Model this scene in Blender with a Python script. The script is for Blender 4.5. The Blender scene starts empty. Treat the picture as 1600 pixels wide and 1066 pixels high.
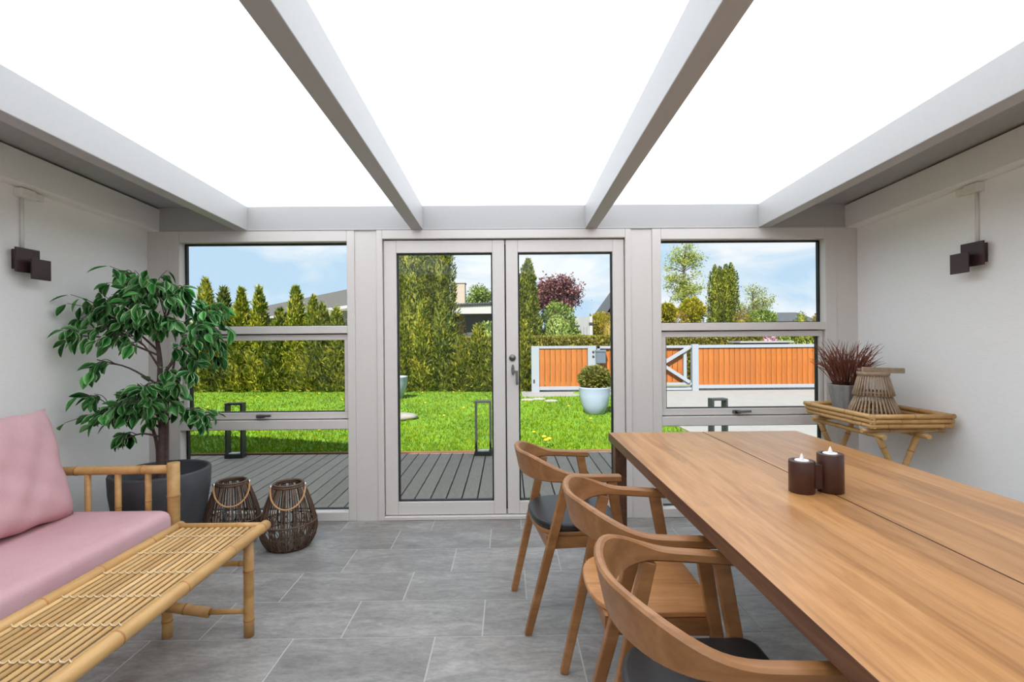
import bpy, math, random
import numpy as np
from mathutils import Vector, Matrix

random.seed(7)
rng = np.random.default_rng(7)
scene = bpy.context.scene
COL = scene.collection

# ------------------------------------------------------------------ camera
CAM_Z, FOC = 1.26, 780.0
cam_d = bpy.data.cameras.new('camera')
cam = bpy.data.objects.new('camera', cam_d)
COL.objects.link(cam)
cam_d.sensor_width = 36.0
cam_d.lens = 36.0 * FOC / 1600.0
cam_d.clip_start, cam_d.clip_end = 0.05, 500
cam_d.shift_y = -2.0 / 1600.0
cam.matrix_world = (Matrix.Translation((0, 0, CAM_Z)) @ Matrix.Rotation(-math.atan(7 / FOC), 4, 'Z')
                    @ Matrix.Rotation(math.pi / 2, 4, 'X') @ Matrix.Rotation(-0.0083, 4, 'Z'))
scene.camera = cam

# ------------------------------------------------------------------ view
scene.view_settings.view_transform = 'Standard'
scene.view_settings.look = 'None'
scene.view_settings.gamma = 1.0
scene.view_settings.use_curve_mapping = False
scene.view_settings.exposure = 0.0
scene.cycles.max_bounces = 12
scene.cycles.diffuse_bounces = 7
scene.cycles.glossy_bounces = 3
scene.cycles.transmission_bounces = 8
scene.cycles.transparent_max_bounces = 16
scene.cycles.sample_clamp_indirect = 6.0
scene.cycles.caustics_reflective = False
scene.cycles.caustics_refractive = False


def lin(r, g, b, k=1.0):
    f = lambda c: (c / 255 / 12.92) if c / 255 <= 0.04045 else ((c / 255 + 0.055) / 1.055) ** 2.4
    return (f(r) * k, f(g) * k, f(b) * k, 1.0)


# ------------------------------------------------------------------ sky
world = bpy.data.worlds.new('World')
scene.world = world
world.use_nodes = True
wn, wl = world.node_tree.nodes, world.node_tree.links
wn.clear()
w_out = wn.new('ShaderNodeOutputWorld')
w_bg = wn.new('ShaderNodeBackground')
w_tc = wn.new('ShaderNodeTexCoord')
w_map = wn.new('ShaderNodeMapping')
w_map.inputs['Scale'].default_value = (2.2, 2.2, 6.5)
w_noise = wn.new('ShaderNodeTexNoise')
w_noise.inputs['Scale'].default_value = 1.6
w_noise.inputs['Detail'].default_value = 7
w_noise.inputs['Roughness'].default_value = 0.55
w_noise.inputs['Distortion'].default_value = 0.6
w_ramp = wn.new('ShaderNodeValToRGB')
w_ramp.color_ramp.elements[0].position = 0.42
w_ramp.color_ramp.elements[0].color = lin(192, 222, 246)
w_ramp.color_ramp.elements[1].position = 0.62
w_ramp.color_ramp.elements[1].color = lin(243, 248, 253)
wl.new(w_tc.outputs['Generated'], w_map.inputs['Vector'])
wl.new(w_map.outputs['Vector'], w_noise.inputs['Vector'])
wl.new(w_noise.outputs['Fac'], w_ramp.inputs['Fac'])
wl.new(w_ramp.outputs['Color'], w_bg.inputs['Color'])
w_bg.inputs['Strength'].default_value = 1.06
wl.new(w_bg.outputs['Background'], w_out.inputs['Surface'])

# ------------------------------------------------------------------ sun (behind the camera, to the left)
sun_d = bpy.data.lights.new('sun', 'SUN')
sun_d.energy = 11.5
sun_d.angle = math.radians(0.6)
sun_d.color = (1.0, 0.98, 0.945)
sun = bpy.data.objects.new('sun', sun_d)
COL.objects.link(sun)
sun.location = (-6, -14, 18)
sun.rotation_euler = Vector((0.33, 0.935, -1.0)).to_track_quat('-Z', 'Y').to_euler()


# ================================================================== materials
def new_mat(name):
    m = bpy.data.materials.new(name)
    m.use_nodes = True
    nt = m.node_tree
    b = nt.nodes['Principled BSDF']
    return m, nt, b


def coords(nt, scale=(1, 1, 1), rot=(0, 0, 0), kind='Object'):
    tc = nt.nodes.new('ShaderNodeTexCoord')
    mp = nt.nodes.new('ShaderNodeMapping')
    mp.inputs['Scale'].default_value = scale
    mp.inputs['Rotation'].default_value = rot
    nt.links.new(tc.outputs[kind], mp.inputs['Vector'])
    return mp.outputs['Vector']


def noise(nt, vec, scale, detail=4, rough=0.55, dist=0.0):
    n = nt.nodes.new('ShaderNodeTexNoise')
    n.inputs['Scale'].default_value = scale
    n.inputs['Detail'].default_value = detail
    n.inputs['Roughness'].default_value = rough
    n.inputs['Distortion'].default_value = dist
    nt.links.new(vec, n.inputs['Vector'])
    return n.outputs['Fac']


def ramp(nt, fac, stops):
    r = nt.nodes.new('ShaderNodeValToRGB')
    els = r.color_ramp.elements
    while len(els) < len(stops):
        els.new(0.5)
    for e, (p, c) in zip(els, stops):
        e.position, e.color = p, c
    nt.links.new(fac, r.inputs['Fac'])
    return r.outputs['Color']


def mixc(nt, fac, a, b, mode='MIX'):
    m = nt.nodes.new('ShaderNodeMix')
    m.data_type, m.blend_type = 'RGBA', mode
    for sock, v in ((m.inputs[0], fac), (m.inputs[6], a), (m.inputs[7], b)):
        if isinstance(v, (int, float, tuple)):
            sock.default_value = v
        else:
            nt.links.new(v, sock)
    return m.outputs[2]


def bump(nt, b, h, strength, dist=0.01):
    n = nt.nodes.new('ShaderNodeBump')
    n.inputs['Strength'].default_value = strength
    n.inputs['Distance'].default_value = dist
    nt.links.new(h, n.inputs['Height'])
    nt.links.new(n.outputs['Normal'], b.inputs['Normal'])


def obj_random(nt):
    return nt.nodes.new('ShaderNodeObjectInfo').outputs['Random']


def plain(name, col, rough=0.5, metal=0.0, spec=0.5, var=0.06, nscale=30, bmp=0.0):
    m, nt, b = new_mat(name)
    v = coords(nt)
    n = noise(nt, v, nscale)
    lo = tuple(c * (1 - var) for c in col[:3]) + (1,)
    hi = tuple(min(1, c * (1 + var)) for c in col[:3]) + (1,)
    nt.links.new(ramp(nt, n, [(0.3, lo), (0.7, hi)]), b.inputs['Base Color'])
    b.inputs['Roughness'].default_value = rough
    b.inputs['Metallic'].default_value = metal
    b.inputs['Specular IOR Level'].default_value = spec
    if bmp:
        bump(nt, b, n, bmp, 0.002)
    return m


def wood(name, c0, c1, c2, axis=1, stretch=14.0, scale=5.0, rough=0.42, objvar=0.0, bmp=0.08):
    """grain stretched along one axis"""
    m, nt, b = new_mat(name)
    s = [stretch, stretch, stretch]
    s[axis] = 1.0
    v = coords(nt, tuple(s))
    n1 = noise(nt, v, scale * 0.35, 8, 0.62, 0.8)
    n2 = noise(nt, v, scale * 2.6, 5, 0.6, 0.2)
    base = ramp(nt, n1, [(0.28, c0), (0.5, c1), (0.74, c2)])
    fine = ramp(nt, n2, [(0.32, (0.72, 0.68, 0.64, 1)), (0.6, (1, 1, 1, 1))])
    col = mixc(nt, 0.45, base, fine, 'MULTIPLY')
    if objvar:
        rr = ramp(nt, obj_random(nt), [(0, (1 - objvar,) * 3 + (1,)), (1, (1 + objvar * .4,) * 3 + (1,))])
        col = mixc(nt, 1.0, col, rr, 'MULTIPLY')
    nt.links.new(col, b.inputs['Base Color'])
    b.inputs['Roughness'].default_value = rough
    if bmp:
        bump(nt, b, n2, bmp, 0.002)
    return m


def leafy(name, stops, scale=3.0, transl=0.35, rough=0.55, objvar=0.25):
    """foliage: colour varies clump by clump and plant by plant, some light passes the leaf"""
    m = bpy.data.materials.new(name)
    m.use_nodes = True
    nt = m.node_tree
    nt.nodes.clear()
    out = nt.nodes.new('ShaderNodeOutputMaterial')
    d = nt.nodes.new('ShaderNodeBsdfPrincipled')
    d.inputs['Roughness'].default_value = rough
    d.inputs['Specular IOR Level'].default_value = 0.25
    t = nt.nodes.new('ShaderNodeBsdfTranslucent')
    mx = nt.nodes.new('ShaderNodeMixShader')
    mx.inputs[0].default_value = transl
    geo = nt.nodes.new('ShaderNodeNewGeometry')
    n = noise(nt, geo.outputs['Position'], scale, 3, 0.7)
    isl = geo.outputs['Random Per Island']
    add = nt.nodes.new('ShaderNodeMath')
    add.operation = 'MULTIPLY_ADD'
    nt.links.new(isl, add.inputs[0])
    add.inputs[1].default_value = 0.8
    nt.links.new(n, add.inputs[2])
    sub = nt.nodes.new('ShaderNodeMath')
    sub.operation = 'SUBTRACT'
    nt.links.new(add.outputs[0], sub.inputs[0])
    sub.inputs[1].default_value = 0.4
    c = ramp(nt, sub.outputs[0], stops)
    if objvar:
        rr = ramp(nt, obj_random(nt), [(0, (1 - objvar,) * 3 + (1,)), (1, (1 + objvar * .3,) * 3 + (1,))])
        c = mixc(nt, 1.0, c, rr, 'MULTIPLY')
    nt.links.new(c, d.inputs['Base Color'])
    nt.links.new(c, t.inputs['Color'])
    nt.links.new(d.outputs[0], mx.inputs[1])
    nt.links.new(t.outputs[0], mx.inputs[2])
    nt.links.new(mx.outputs[0], out.inputs['Surface'])
    return m


M = {}
M['beam_paint_dimmed'] = plain('beam_paint_dimmed', lin(178, 176, 174), 0.5, var=0.015, nscale=60)  # same paint as the frames, darkened to offset strong roof light on the beams
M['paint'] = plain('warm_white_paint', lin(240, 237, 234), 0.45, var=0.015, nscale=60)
M['paint_frame'] = plain('frame_paint', lin(215, 208, 202), 0.38, var=0.015, nscale=60)
M['gasket'] = plain('black_gasket', lin(28, 30, 31), 0.6)
M['grey_panel'] = plain('grey_roof_board', lin(168, 167, 168), 0.6)
M['metal_grey'] = plain('satin_grey_metal', lin(120, 118, 114), 0.35, metal=0.8)
M['brown_metal'] = plain('brown_lamp_enamel', lin(62, 40, 40), 0.4, var=0.1)
M['conduit'] = plain('white_plastic', lin(226, 223, 216), 0.4, var=0.01)
M['black_metal'] = plain('black_steel', lin(44, 46, 47), 0.5, var=0.1)
M['leather'] = plain('black_leather', lin(36, 34, 34), 0.36, var=0.12, nscale=90, bmp=0.06)
M['candle_brown'] = plain('dark_brown_metal', lin(66, 38, 30), 0.34, var=0.1)
M['wax'] = plain('tealight_plastic', lin(238, 234, 232), 0.4)
M['pot_dark'] = plain('dark_fibre_clay', lin(72, 72, 76), 0.7, var=0.18, nscale=9, bmp=0.1)
M['soil'] = plain('soil', lin(52, 40, 32), 0.95, var=0.4, nscale=60, bmp=0.6)
M['bark'] = plain('ficus_bark', lin(88, 70, 66), 0.8, var=0.3, nscale=40, bmp=0.4)
M['leaf_rim'] = plain('cream_leaf_margin', lin(176, 200, 152), 0.5, var=0.1)
M['pot_flute'] = plain('grey_fluted_ceramic', lin(142, 140, 138), 0.7, var=0.12)
M['dry_grass'] = plain('rust_dry_grass', lin(118, 68, 50), 0.9, var=0.35, nscale=25)
M['cane'] = plain('natural_cane', lin(190, 140, 90), 0.5, var=0.12)
M['lacing'] = plain('pale_cane_lacing', lin(226, 202, 160), 0.55, var=0.1)
M['rattan_dark'] = plain('dark_rattan', lin(92, 68, 52), 0.55, var=0.3, nscale=50)
M['wicker'] = plain('grey_brown_wicker', lin(158, 134, 110), 0.65, var=0.22, nscale=40)
M['chrome'] = plain('chrome', lin(200, 196, 190), 0.2, metal=0.9)
M['concrete'] = plain('pale_concrete', lin(214, 211, 206, 0.34), 0.85, var=0.06, nscale=5, bmp=0.1)
M['fence_white'] = plain('white_fence_metal', lin(214, 222, 232, 0.36), 0.4, var=0.02)
M['mailbox'] = plain('slate_mailbox', lin(96, 108, 120, 0.7), 0.45)
M['glaze'] = plain('pale_blue_glaze', lin(192, 206, 232, 0.52), 0.35, var=0.05, nscale=6)
M['stone'] = plain('pale_stone', lin(196, 190, 178, 0.45), 0.85, var=0.15, nscale=12, bmp=0.3)
M['yellow'] = plain('dandelion_yellow', lin(246, 212, 30, 0.6), 0.7)
M['stem'] = plain('flower_stem', lin(104, 138, 52), 0.7)
M['house_white'] = plain('white_render', lin(228, 226, 222, 0.42), 0.8, var=0.03, nscale=4)
M['house_dark'] = plain('dark_window', lin(60, 66, 76), 0.2)
M['roof_grey'] = plain('grey_roof_tile', lin(142, 138, 132, 0.27), 0.85, var=0.16, nscale=4, bmp=0.2)
M['roof_dark'] = plain('slate_roof', lin(88, 92, 98, 0.5), 0.8, var=0.1, nscale=3)
M['brick_pale'] = plain('pale_brick', lin(226, 208, 184, 0.42), 0.85, var=0.06, nscale=6)
M['shed'] = plain('grey_shed_board', lin(196, 198, 196, 0.42), 0.8, var=0.08, nscale=4)
M['trunk'] = plain('tree_trunk', lin(112, 96, 80), 0.9, var=0.3, nscale=6, bmp=0.3)
M['fascia'] = wood('reddish_deck_edge', lin(110, 70, 46, 0.6), lin(146, 98, 66, 0.6), lin(170, 118, 82, 0.6), axis=0, scale=3, rough=0.7)
M['apartment'] = plain('house_wing_render', lin(205, 200, 194, 0.5), 0.85, var=0.04, nscale=3)
M['petal'] = plain('pink_blossom', lin(226, 170, 190, 0.5), 0.7, var=0.2, nscale=9)

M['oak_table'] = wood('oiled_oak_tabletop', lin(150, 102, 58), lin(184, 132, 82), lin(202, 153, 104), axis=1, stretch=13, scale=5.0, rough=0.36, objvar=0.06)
m = M['oak_table']
nt = m.node_tree
b = nt.nodes['Principled BSDF']
b.inputs['Roughness'].default_value = 0.3
old = b.inputs['Base Color'].links[0].from_socket
br_ = nt.nodes.new('ShaderNodeTexBrick')
br_.inputs['Scale'].default_value = 1.0
br_.inputs['Brick Width'].default_value = 1.3
br_.inputs['Row Height'].default_value = 0.098
br_.inputs['Mortar Size'].default_value = 0.0
br_.inputs['Color1'].default_value = (.80, .79, .77, 1)
br_.inputs['Color2'].default_value = (1.08, 1.07, 1.04, 1)
br_.offset = 0.37
nt.links.new(coords(nt, (1, 1, 1), (0, 0, math.pi / 2)), br_.inputs['Vector'])
nt.links.new(mixc(nt, 1.0, old, br_.outputs['Color'], 'MULTIPLY'), b.inputs['Base Color'])
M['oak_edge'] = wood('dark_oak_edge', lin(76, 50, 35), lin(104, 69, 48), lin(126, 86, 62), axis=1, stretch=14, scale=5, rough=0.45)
M['chair_wood'] = wood('walnut_oiled_chair_wood', lin(126, 83, 45), lin(155, 106, 62), lin(178, 127, 80), axis=0, stretch=5, scale=5, rough=0.4, objvar=0.05)
M['seat_wood'] = wood('light_oak_seat', lin(160, 104, 58), lin(194, 136, 84), lin(210, 154, 102), axis=0, stretch=9, scale=5, rough=0.38)
M['bamboo'] = wood('bamboo_cane', lin(176, 130, 74), lin(204, 158, 96), lin(220, 178, 118), axis=1, stretch=5, scale=3, rough=0.42, objvar=0.1)
M['bamboo_node'] = plain('bamboo_node', lin(168, 116, 66), 0.55, var=0.2)
M['bamboo_split'] = wood('split_bamboo', lin(184, 138, 82), lin(208, 166, 106), lin(224, 188, 134), axis=1, stretch=8, scale=3, rough=0.5, objvar=0.22)
M['fence_board'] = wood('orange_stained_board', lin(196, 100, 22, .42), lin(226, 128, 34, .42), lin(240, 148, 52, .42), axis=2, stretch=7, scale=4, rough=0.65, objvar=0.14)

# deck board: grey composite
m, nt, b = new_mat('grey_composite_deck')
v = coords(nt, (20, 1, 20))
n = noise(nt, v, 6, 6, 0.65)
c = ramp(nt, n, [(0.25, lin(130, 121, 110)), (0.75, lin(170, 159, 146))])
rr = ramp(nt, obj_random(nt), [(0, (.86, .86, .86, 1)), (1, (1.05, 1.05, 1.05, 1))])
nt.links.new(mixc(nt, 1.0, c, rr, 'MULTIPLY'), b.inputs['Base Color'])
b.inputs['Roughness'].default_value = 0.7
M['deck'] = m

# floor tile: grey slate-look porcelain
m, nt, b = new_mat('grey_slate_tile')
geo = nt.nodes.new('ShaderNodeNewGeometry')
mp = nt.nodes.new('ShaderNodeMapping')
mp.inputs['Rotation'].default_value = (0, 0, 0.35)
mp.inputs['Scale'].default_value = (1.0, 2.6, 1.0)
orr = obj_random(nt)
sc = nt.nodes.new('ShaderNodeVectorMath')
sc.operation = 'SCALE'
sc.inputs[0].default_value = (13.7, 7.3, 0)
nt.links.new(orr, sc.inputs['Scale'])
ad = nt.nodes.new('ShaderNodeVectorMath')
nt.links.new(geo.outputs['Position'], ad.inputs[0])
nt.links.new(sc.outputs[0], ad.inputs[1])
nt.links.new(ad.outputs[0], mp.inputs['Vector'])
n1 = noise(nt, mp.outputs['Vector'], 2.6, 9, 0.66, 0.8)
n2 = noise(nt, mp.outputs['Vector'], 16, 6, 0.7, 0.3)
c = ramp(nt, n1, [(0.28, lin(120, 115, 110)), (0.5, lin(146, 141, 136)), (0.72, lin(168, 163, 157))])
c2 = ramp(nt, n2, [(0.3, (.72, .72, .72, 1)), (0.62, (1.10, 1.10, 1.10, 1))])
c = mixc(nt, 1.0, c, c2, 'MULTIPLY')
n4 = noise(nt, mp.outputs['Vector'], 60, 5, 0.75)
c = mixc(nt, 0.6, c, ramp(nt, n4, [(0.35, (.8, .8, .8, 1)), (0.6, (1.08, 1.08, 1.08, 1))]), 'MULTIPLY')
n3 = noise(nt, mp.outputs['Vector'], 1.4, 3)
c = mixc(nt, ramp(nt, n3, [(0.6, (0, 0, 0, 1)), (0.78, (.4, .4, .4, 1))]), c, lin(150, 128, 116))
rr = ramp(nt, orr, [(0, (.9, .9, .9, 1)), (1, (1.06, 1.06, 1.06, 1))])
nt.links.new(mixc(nt, 1.0, c, rr, 'MULTIPLY'), b.inputs['Base Color'])
b.inputs['Roughness'].default_value = 0.42
bump(nt, b, n2, 0.12, 0.003)
M['tile'] = m
M['grout'] = plain('pale_grout', lin(180, 177, 171), 0.9)

# textured wall covering: fine woven relief
m, nt, b = new_mat('woven_wall_covering')
v = coords(nt)
wv1 = nt.nodes.new('ShaderNodeTexWave')
wv1.bands_direction = 'Z'
wv1.inputs['Scale'].default_value = 70
wv1.inputs['Distortion'].default_value = 1.5
wv1.inputs['Detail'].default_value = 3
nt.links.new(v, wv1.inputs['Vector'])
nz = noise(nt, coords(nt, (1, 40, 220)), 1.0, 4)
mxh = nt.nodes.new('ShaderNodeMath')
nt.links.new(wv1.outputs['Fac'], mxh.inputs[0])
nt.links.new(nz, mxh.inputs[1])
nt.links.new(ramp(nt, nz, [(0.3, lin(242, 240, 237)), (0.7, lin(247, 245, 242))]), b.inputs['Base Color'])
b.inputs['Roughness'].default_value = 0.6
bump(nt, b, mxh.outputs[0], 0.18, 0.0015)
M['wall'] = m

# pink upholstery
m, nt, b = new_mat('pink_upholstery')
v = coords(nt)
nf = noise(nt, v, 420, 2)
nl = noise(nt, v, 4, 3)
c = ramp(nt, nl, [(0.3, lin(208, 164, 168)), (0.7, lin(218, 176, 180))])
c2 = ramp(nt, nf, [(0.35, (.88, .88, .88, 1)), (0.65, (1.03, 1.03, 1.03, 1))])
nt.links.new(mixc(nt, 0.8, c, c2, 'MULTIPLY'), b.inputs['Base Color'])
b.inputs['Roughness'].default_value = 0.9
b.inputs['Specular IOR Level'].default_value = 0.15
bump(nt, b, nf, 0.2, 0.001)
M['pink'] = m

# window glass: clear pane with fresnel reflection
def pane_mat(name, tint, ior=1.35, k=0.6):
    m = bpy.data.materials.new(name)
    m.use_nodes = True
    nt = m.node_tree
    nt.nodes.clear()
    out = nt.nodes.new('ShaderNodeOutputMaterial')
    tr = nt.nodes.new('ShaderNodeBsdfTransparent')
    tr.inputs['Color'].default_value = tint
    gl = nt.nodes.new('ShaderNodeBsdfGlossy')
    gl.inputs['Roughness'].default_value = 0.02
    fr = nt.nodes.new('ShaderNodeLayerWeight')
    fr.inputs['Blend'].default_value = 0.5
    pw = nt.nodes.new('ShaderNodeMath')
    pw.operation = 'POWER'
    pw.inputs[1].default_value = 4.5
    nt.links.new(fr.outputs['Facing'], pw.inputs[0])
    mu = nt.nodes.new('ShaderNodeMath')
    mu.operation = 'MULTIPLY_ADD'
    mu.inputs[1].default_value = k
    mu.inputs[2].default_value = ((ior - 1) / (ior + 1)) ** 2 * k
    nt.links.new(pw.outputs[0], mu.inputs[0])
    mx = nt.nodes.new('ShaderNodeMixShader')
    nt.links.new(mu.outputs[0], mx.inputs[0])
    nt.links.new(tr.outputs[0], mx.inputs[1])
    nt.links.new(gl.outputs[0], mx.inputs[2])
    nt.links.new(mx.outputs[0], out.inputs['Surface'])
    return m


M['glass'] = pane_mat('clear_window_glass', (0.985, 0.99, 0.985, 1))
M['lantern_glass'] = pane_mat('clear_lantern_glass', (0.97, 0.98, 0.975, 1), 1.45, 1.0)
M['clear_skin'] = pane_mat('clear_polycarbonate_skin', (0.97, 0.98, 1.0, 1), 1.3, 0.3)

# opal roof sheet: diffuses the light from above
m = bpy.data.materials.new('opal_polycarbonate')
m.use_nodes = True
nt = m.node_tree
nt.nodes.clear()
out = nt.nodes.new('ShaderNodeOutputMaterial')
tl = nt.nodes.new('ShaderNodeBsdfTranslucent')
df = nt.nodes.new('ShaderNodeBsdfDiffuse')
df.inputs['Color'].default_value = (.85, .85, .87, 1)
nv = noise(nt, coords(nt, (2, 0.5, 1)), 1.5, 4)
nt.links.new(ramp(nt, nv, [(0.3, (.84, .87, .92, 1)), (0.7, (.87, .90, .94, 1))]), tl.inputs['Color'])
mx = nt.nodes.new('ShaderNodeMixShader')
mx.inputs[0].default_value = 0.15
nt.links.new(tl.outputs[0], mx.inputs[1])
nt.links.new(df.outputs[0], mx.inputs[2])
nt.links.new(mx.outputs[0], out.inputs['Surface'])
M['opal'] = m

M['ficus_leaf'] = leafy('ficus_leaf', [(0.15, lin(36, 104, 42)), (0.5, lin(76, 164, 74)), (0.85, lin(140, 214, 128))], 9, 0.25, 0.35, 0.62)
M['thuja'] = leafy('hedge_conifer_foliage', [(0.15, lin(62, 84, 20, 0.85)), (0.5, lin(126, 140, 36, 0.85)), (0.85, lin(196, 188, 64, 0.85))], 2.2, 0.35, 0.6, 0.2)
M['thuja_dark'] = leafy('dark_conifer_foliage', [(0.15, lin(50, 72, 20, 0.8)), (0.5, lin(106, 124, 38, 0.8)), (0.85, lin(170, 170, 60, 0.8))], 2.0, 0.3, 0.6, 0.2)
M['yew_gold'] = leafy('golden_clipped_yew', [(0.2, lin(150, 130, 40, 0.5)), (0.5, lin(186, 160, 52, 0.5)), (0.8, lin(206, 178, 74, 0.5))], 3, 0.3, 0.6, 0.15)
M['hedge_low'] = leafy('clipped_low_hedge_leaf', [(0.2, lin(140, 140, 40, 0.5)), (0.5, lin(172, 164, 58, 0.5)), (0.8, lin(196, 182, 80, 0.5))], 1.6, 0.3, 0.6, 0.1)
M['shrub_green'] = leafy('fresh_green_shrub_leaf', [(0.2, lin(98, 128, 44, 0.6)), (0.5, lin(138, 166, 64, 0.6)), (0.8, lin(184, 202, 106, 0.6))], 1.6, 0.3, 0.45, 0.15)
M['boxwood'] = leafy('boxwood_leaf', [(0.2, lin(108, 116, 44, 0.55)), (0.5, lin(148, 150, 62, 0.55)), (0.8, lin(186, 180, 88, 0.55))], 9, 0.3, 0.5, 0.1)
M['beech'] = leafy('copper_beech_leaf', [(0.2, lin(92, 50, 56, 0.7)), (0.5, lin(128, 76, 78, 0.7)), (0.8, lin(164, 110, 106, 0.7))], 0.9, 0.3, 0.5, 0.1)
M['spring'] = leafy('spring_green_leaf', [(0.2, lin(142, 160, 66, 0.65)), (0.5, lin(178, 190, 84, 0.65)), (0.8, lin(210, 214, 116, 0.65))], 0.9, 0.4, 0.5, 0.15)
M['shrub_gold'] = leafy('golden_shrub_leaf', [(0.2, lin(150, 156, 30, 0.6)), (0.5, lin(190, 186, 40, 0.6)), (0.8, lin(220, 196, 60, 0.6))], 1.6, 0.35, 0.5, 0.2)
M['grass'] = leafy('lawn_grass_blade', [(0.2, lin(112, 160, 10, 0.44)), (0.5, lin(156, 198, 16, 0.44)), (0.8, lin(196, 214, 28, 0.44))], 0.7, 0.4, 0.6, 0.0)
M['lawn'] = plain('lawn_soil_green', lin(126, 178, 14, 0.46), 0.95, var=0.25, nscale=1.4, bmp=0.3)
M['field'] = plain('far_ground', lin(150, 158, 96, 0.5), 0.95, var=0.15, nscale=0.3)


# ================================================================== mesh helpers
class MB:
    """collects shapes into one mesh; all coordinates are world or thing-local as the caller chooses"""

    def __init__(s):
        s.v, s.f, s.m, s.sm = [], [], [], []

    def add(s, vs, fs, mi=0, smooth=False):
        o = len(s.v)
        s.v += [tuple(p) for p in vs]
        for f in fs:
            s.f.append(tuple(i + o for i in f))
            s.m.append(mi if not isinstance(mi, list) else 0)
            s.sm.append(smooth)
        return s

    def box(s, x0, x1, y0, y1, z0, z1, mi=0):
        vs = [(x, y, z) for z in (z0, z1) for y in (y0, y1) for x in (x0, x1)]
        return s.add(vs, [(0, 2, 3, 1), (4, 5, 7, 6), (0, 1, 5, 4), (2, 6, 7, 3), (0, 4, 6, 2), (1, 3, 7, 5)], mi)

    def hexa(s, bot, top, mi=0):
        """bot, top: 4 points each, counter-clockwise from above"""
        vs = list(bot) + list(top)
        return s.add(vs, [(3, 2, 1, 0), (4, 5, 6, 7), (0, 1, 5, 4), (1, 2, 6, 5), (2, 3, 7, 6), (3, 0, 4, 7)], mi)

    def prism(s, pts, z0, z1, mi=0, smooth=False):
        n = len(pts)
        vs = [(x, y, z0) for x, y in pts] + [(x, y, z1) for x, y in pts]
        s.add(vs, [tuple(range(n - 1, -1, -1)), tuple(range(n, 2 * n))], mi)
        o = len(s.v) - 2 * n
        for i in range(n):
            j = (i + 1) % n
            s.f.append((o + i, o + j, o + n + j, o + n + i))
            s.m.append(mi)
            s.sm.append(smooth)
        return s

    def tube(s, pts, rad, seg=10, mi=0, mis=None, caps=True, closed=False, smooth=True):
        pts = [Vector(p) for p in pts]
        n = len(pts)
        if not hasattr(rad, '__len__'):
            rad = [rad] * n
        tang = []
        for i in range(n):
            if closed:
                t = pts[(i + 1) % n] - pts[i - 1]
            else:
                t = pts[min(i + 1, n - 1)] - pts[max(i - 1, 0)]
            tang.append(t.normalized())
        up = Vector((0, 0, 1)) if abs(tang[0].z) < 0.9 else Vector((0, 1, 0))
        nx = tang[0].cross(up).normalized()
        o = len(s.v)
        for i in range(n):
            nx = (nx - tang[i] * nx.dot(tang[i])).normalized()
            ny = tang[i].cross(nx)
            for k in range(seg):
                a = 2 * math.pi * k / seg
                s.v.append(tuple(pts[i] + (nx * math.cos(a) + ny * math.sin(a)) * rad[i]))
        for i in range(n if closed else n - 1):
            j = (i + 1) % n
            for k in range(seg):
                k2 = (k + 1) % seg
                s.f.append((o + i * seg + k, o + i * seg + k2, o + j * seg + k2, o + j * seg + k))
                s.m.append(mis[i] if mis else mi)
                s.sm.append(smooth)
        if caps and not closed:
            s.f.append(tuple(o + k for k in range(seg - 1, -1, -1)))
            s.f.append(tuple(o + (n - 1) * seg + k for k in range(seg)))
            s.m += [mi, mi]
            s.sm += [False, False]
        return s

    def lathe(s, prof, c=(0, 0, 0), seg=32, mi=0, smooth=True, rfun=None):
        o = len(s.v)
        n = len(prof)
        for (r, z) in prof:
            for k in range(seg):
                a = 2 * math.pi * k / seg
                rr = r * (rfun(a, z) if rfun else 1)
                s.v.append((c[0] + rr * math.cos(a), c[1] + rr * math.sin(a), c[2] + z))
        for i in range(n - 1):
            for k in range(seg):
                k2 = (k + 1) % seg
                s.f.append((o + i * seg + k, o + i * seg + k2, o + (i + 1) * seg + k2, o + (i + 1) * seg + k))
                s.m.append(mi)
                s.sm.append(smooth)
        if prof[0][0] > 1e-6:
            s.f.append(tuple(o + k for k in range(seg - 1, -1, -1)))
            s.m.append(mi)
            s.sm.append(False)
        if prof[-1][0] > 1e-6:
            s.f.append(tuple(o + (n - 1) * seg + k for k in range(seg)))
            s.m.append(mi)
            s.sm.append(False)
        return s

    def bar(s, p0, p1, w0, d0, w1=None, d1=None, side=(1, 0, 0), mi=0):
        """tapered bar; w along `side`, d across"""
        w1 = w0 if w1 is None else w1
        d1 = d0 if d1 is None else d1
        p0, p1 = Vector(p0), Vector(p1)
        t = (p1 - p0).normalized()
        sx = Vector(side)
        sx = (sx - t * sx.dot(t)).normalized()
        sy = t.cross(sx)
        vs = []
        for p, w, d in ((p0, w0, d0), (p1, w1, d1)):
            for a, b_ in ((-1, -1), (1, -1), (1, 1), (-1, 1)):
                vs.append(tuple(p + sx * (a * w / 2) + sy * (b_ * d / 2)))
        return s.add(vs, [(3, 2, 1, 0), (4, 5, 6, 7), (0, 1, 5, 4), (1, 2, 6, 5), (2, 3, 7, 6), (3, 0, 4, 7)], mi)

    def bamboo(s, p0, p1, r, pitch=0.28, seg=10, phase=0.4):
        """round cane with swollen brown joints"""
        p0, p1 = Vector(p0), Vector(p1)
        L = (p1 - p0).length
        st = [(0, r, 0)]
        d = pitch * phase
        while d < L - 0.03:
            st += [(d - .010, r * .985, 0), (d - .004, r * 1.07, 1), (d + .003, r * 1.065, 0), (d + .010, r * .99, 0)]
            d += pitch * random.uniform(.85, 1.15)
        st.append((L, r, 0))
        pts = [p0.lerp(p1, a / L) for a, _, _ in st]
        return s.tube(pts, [x[1] for x in st], seg, mis=[x[2] for x in st])

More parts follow.
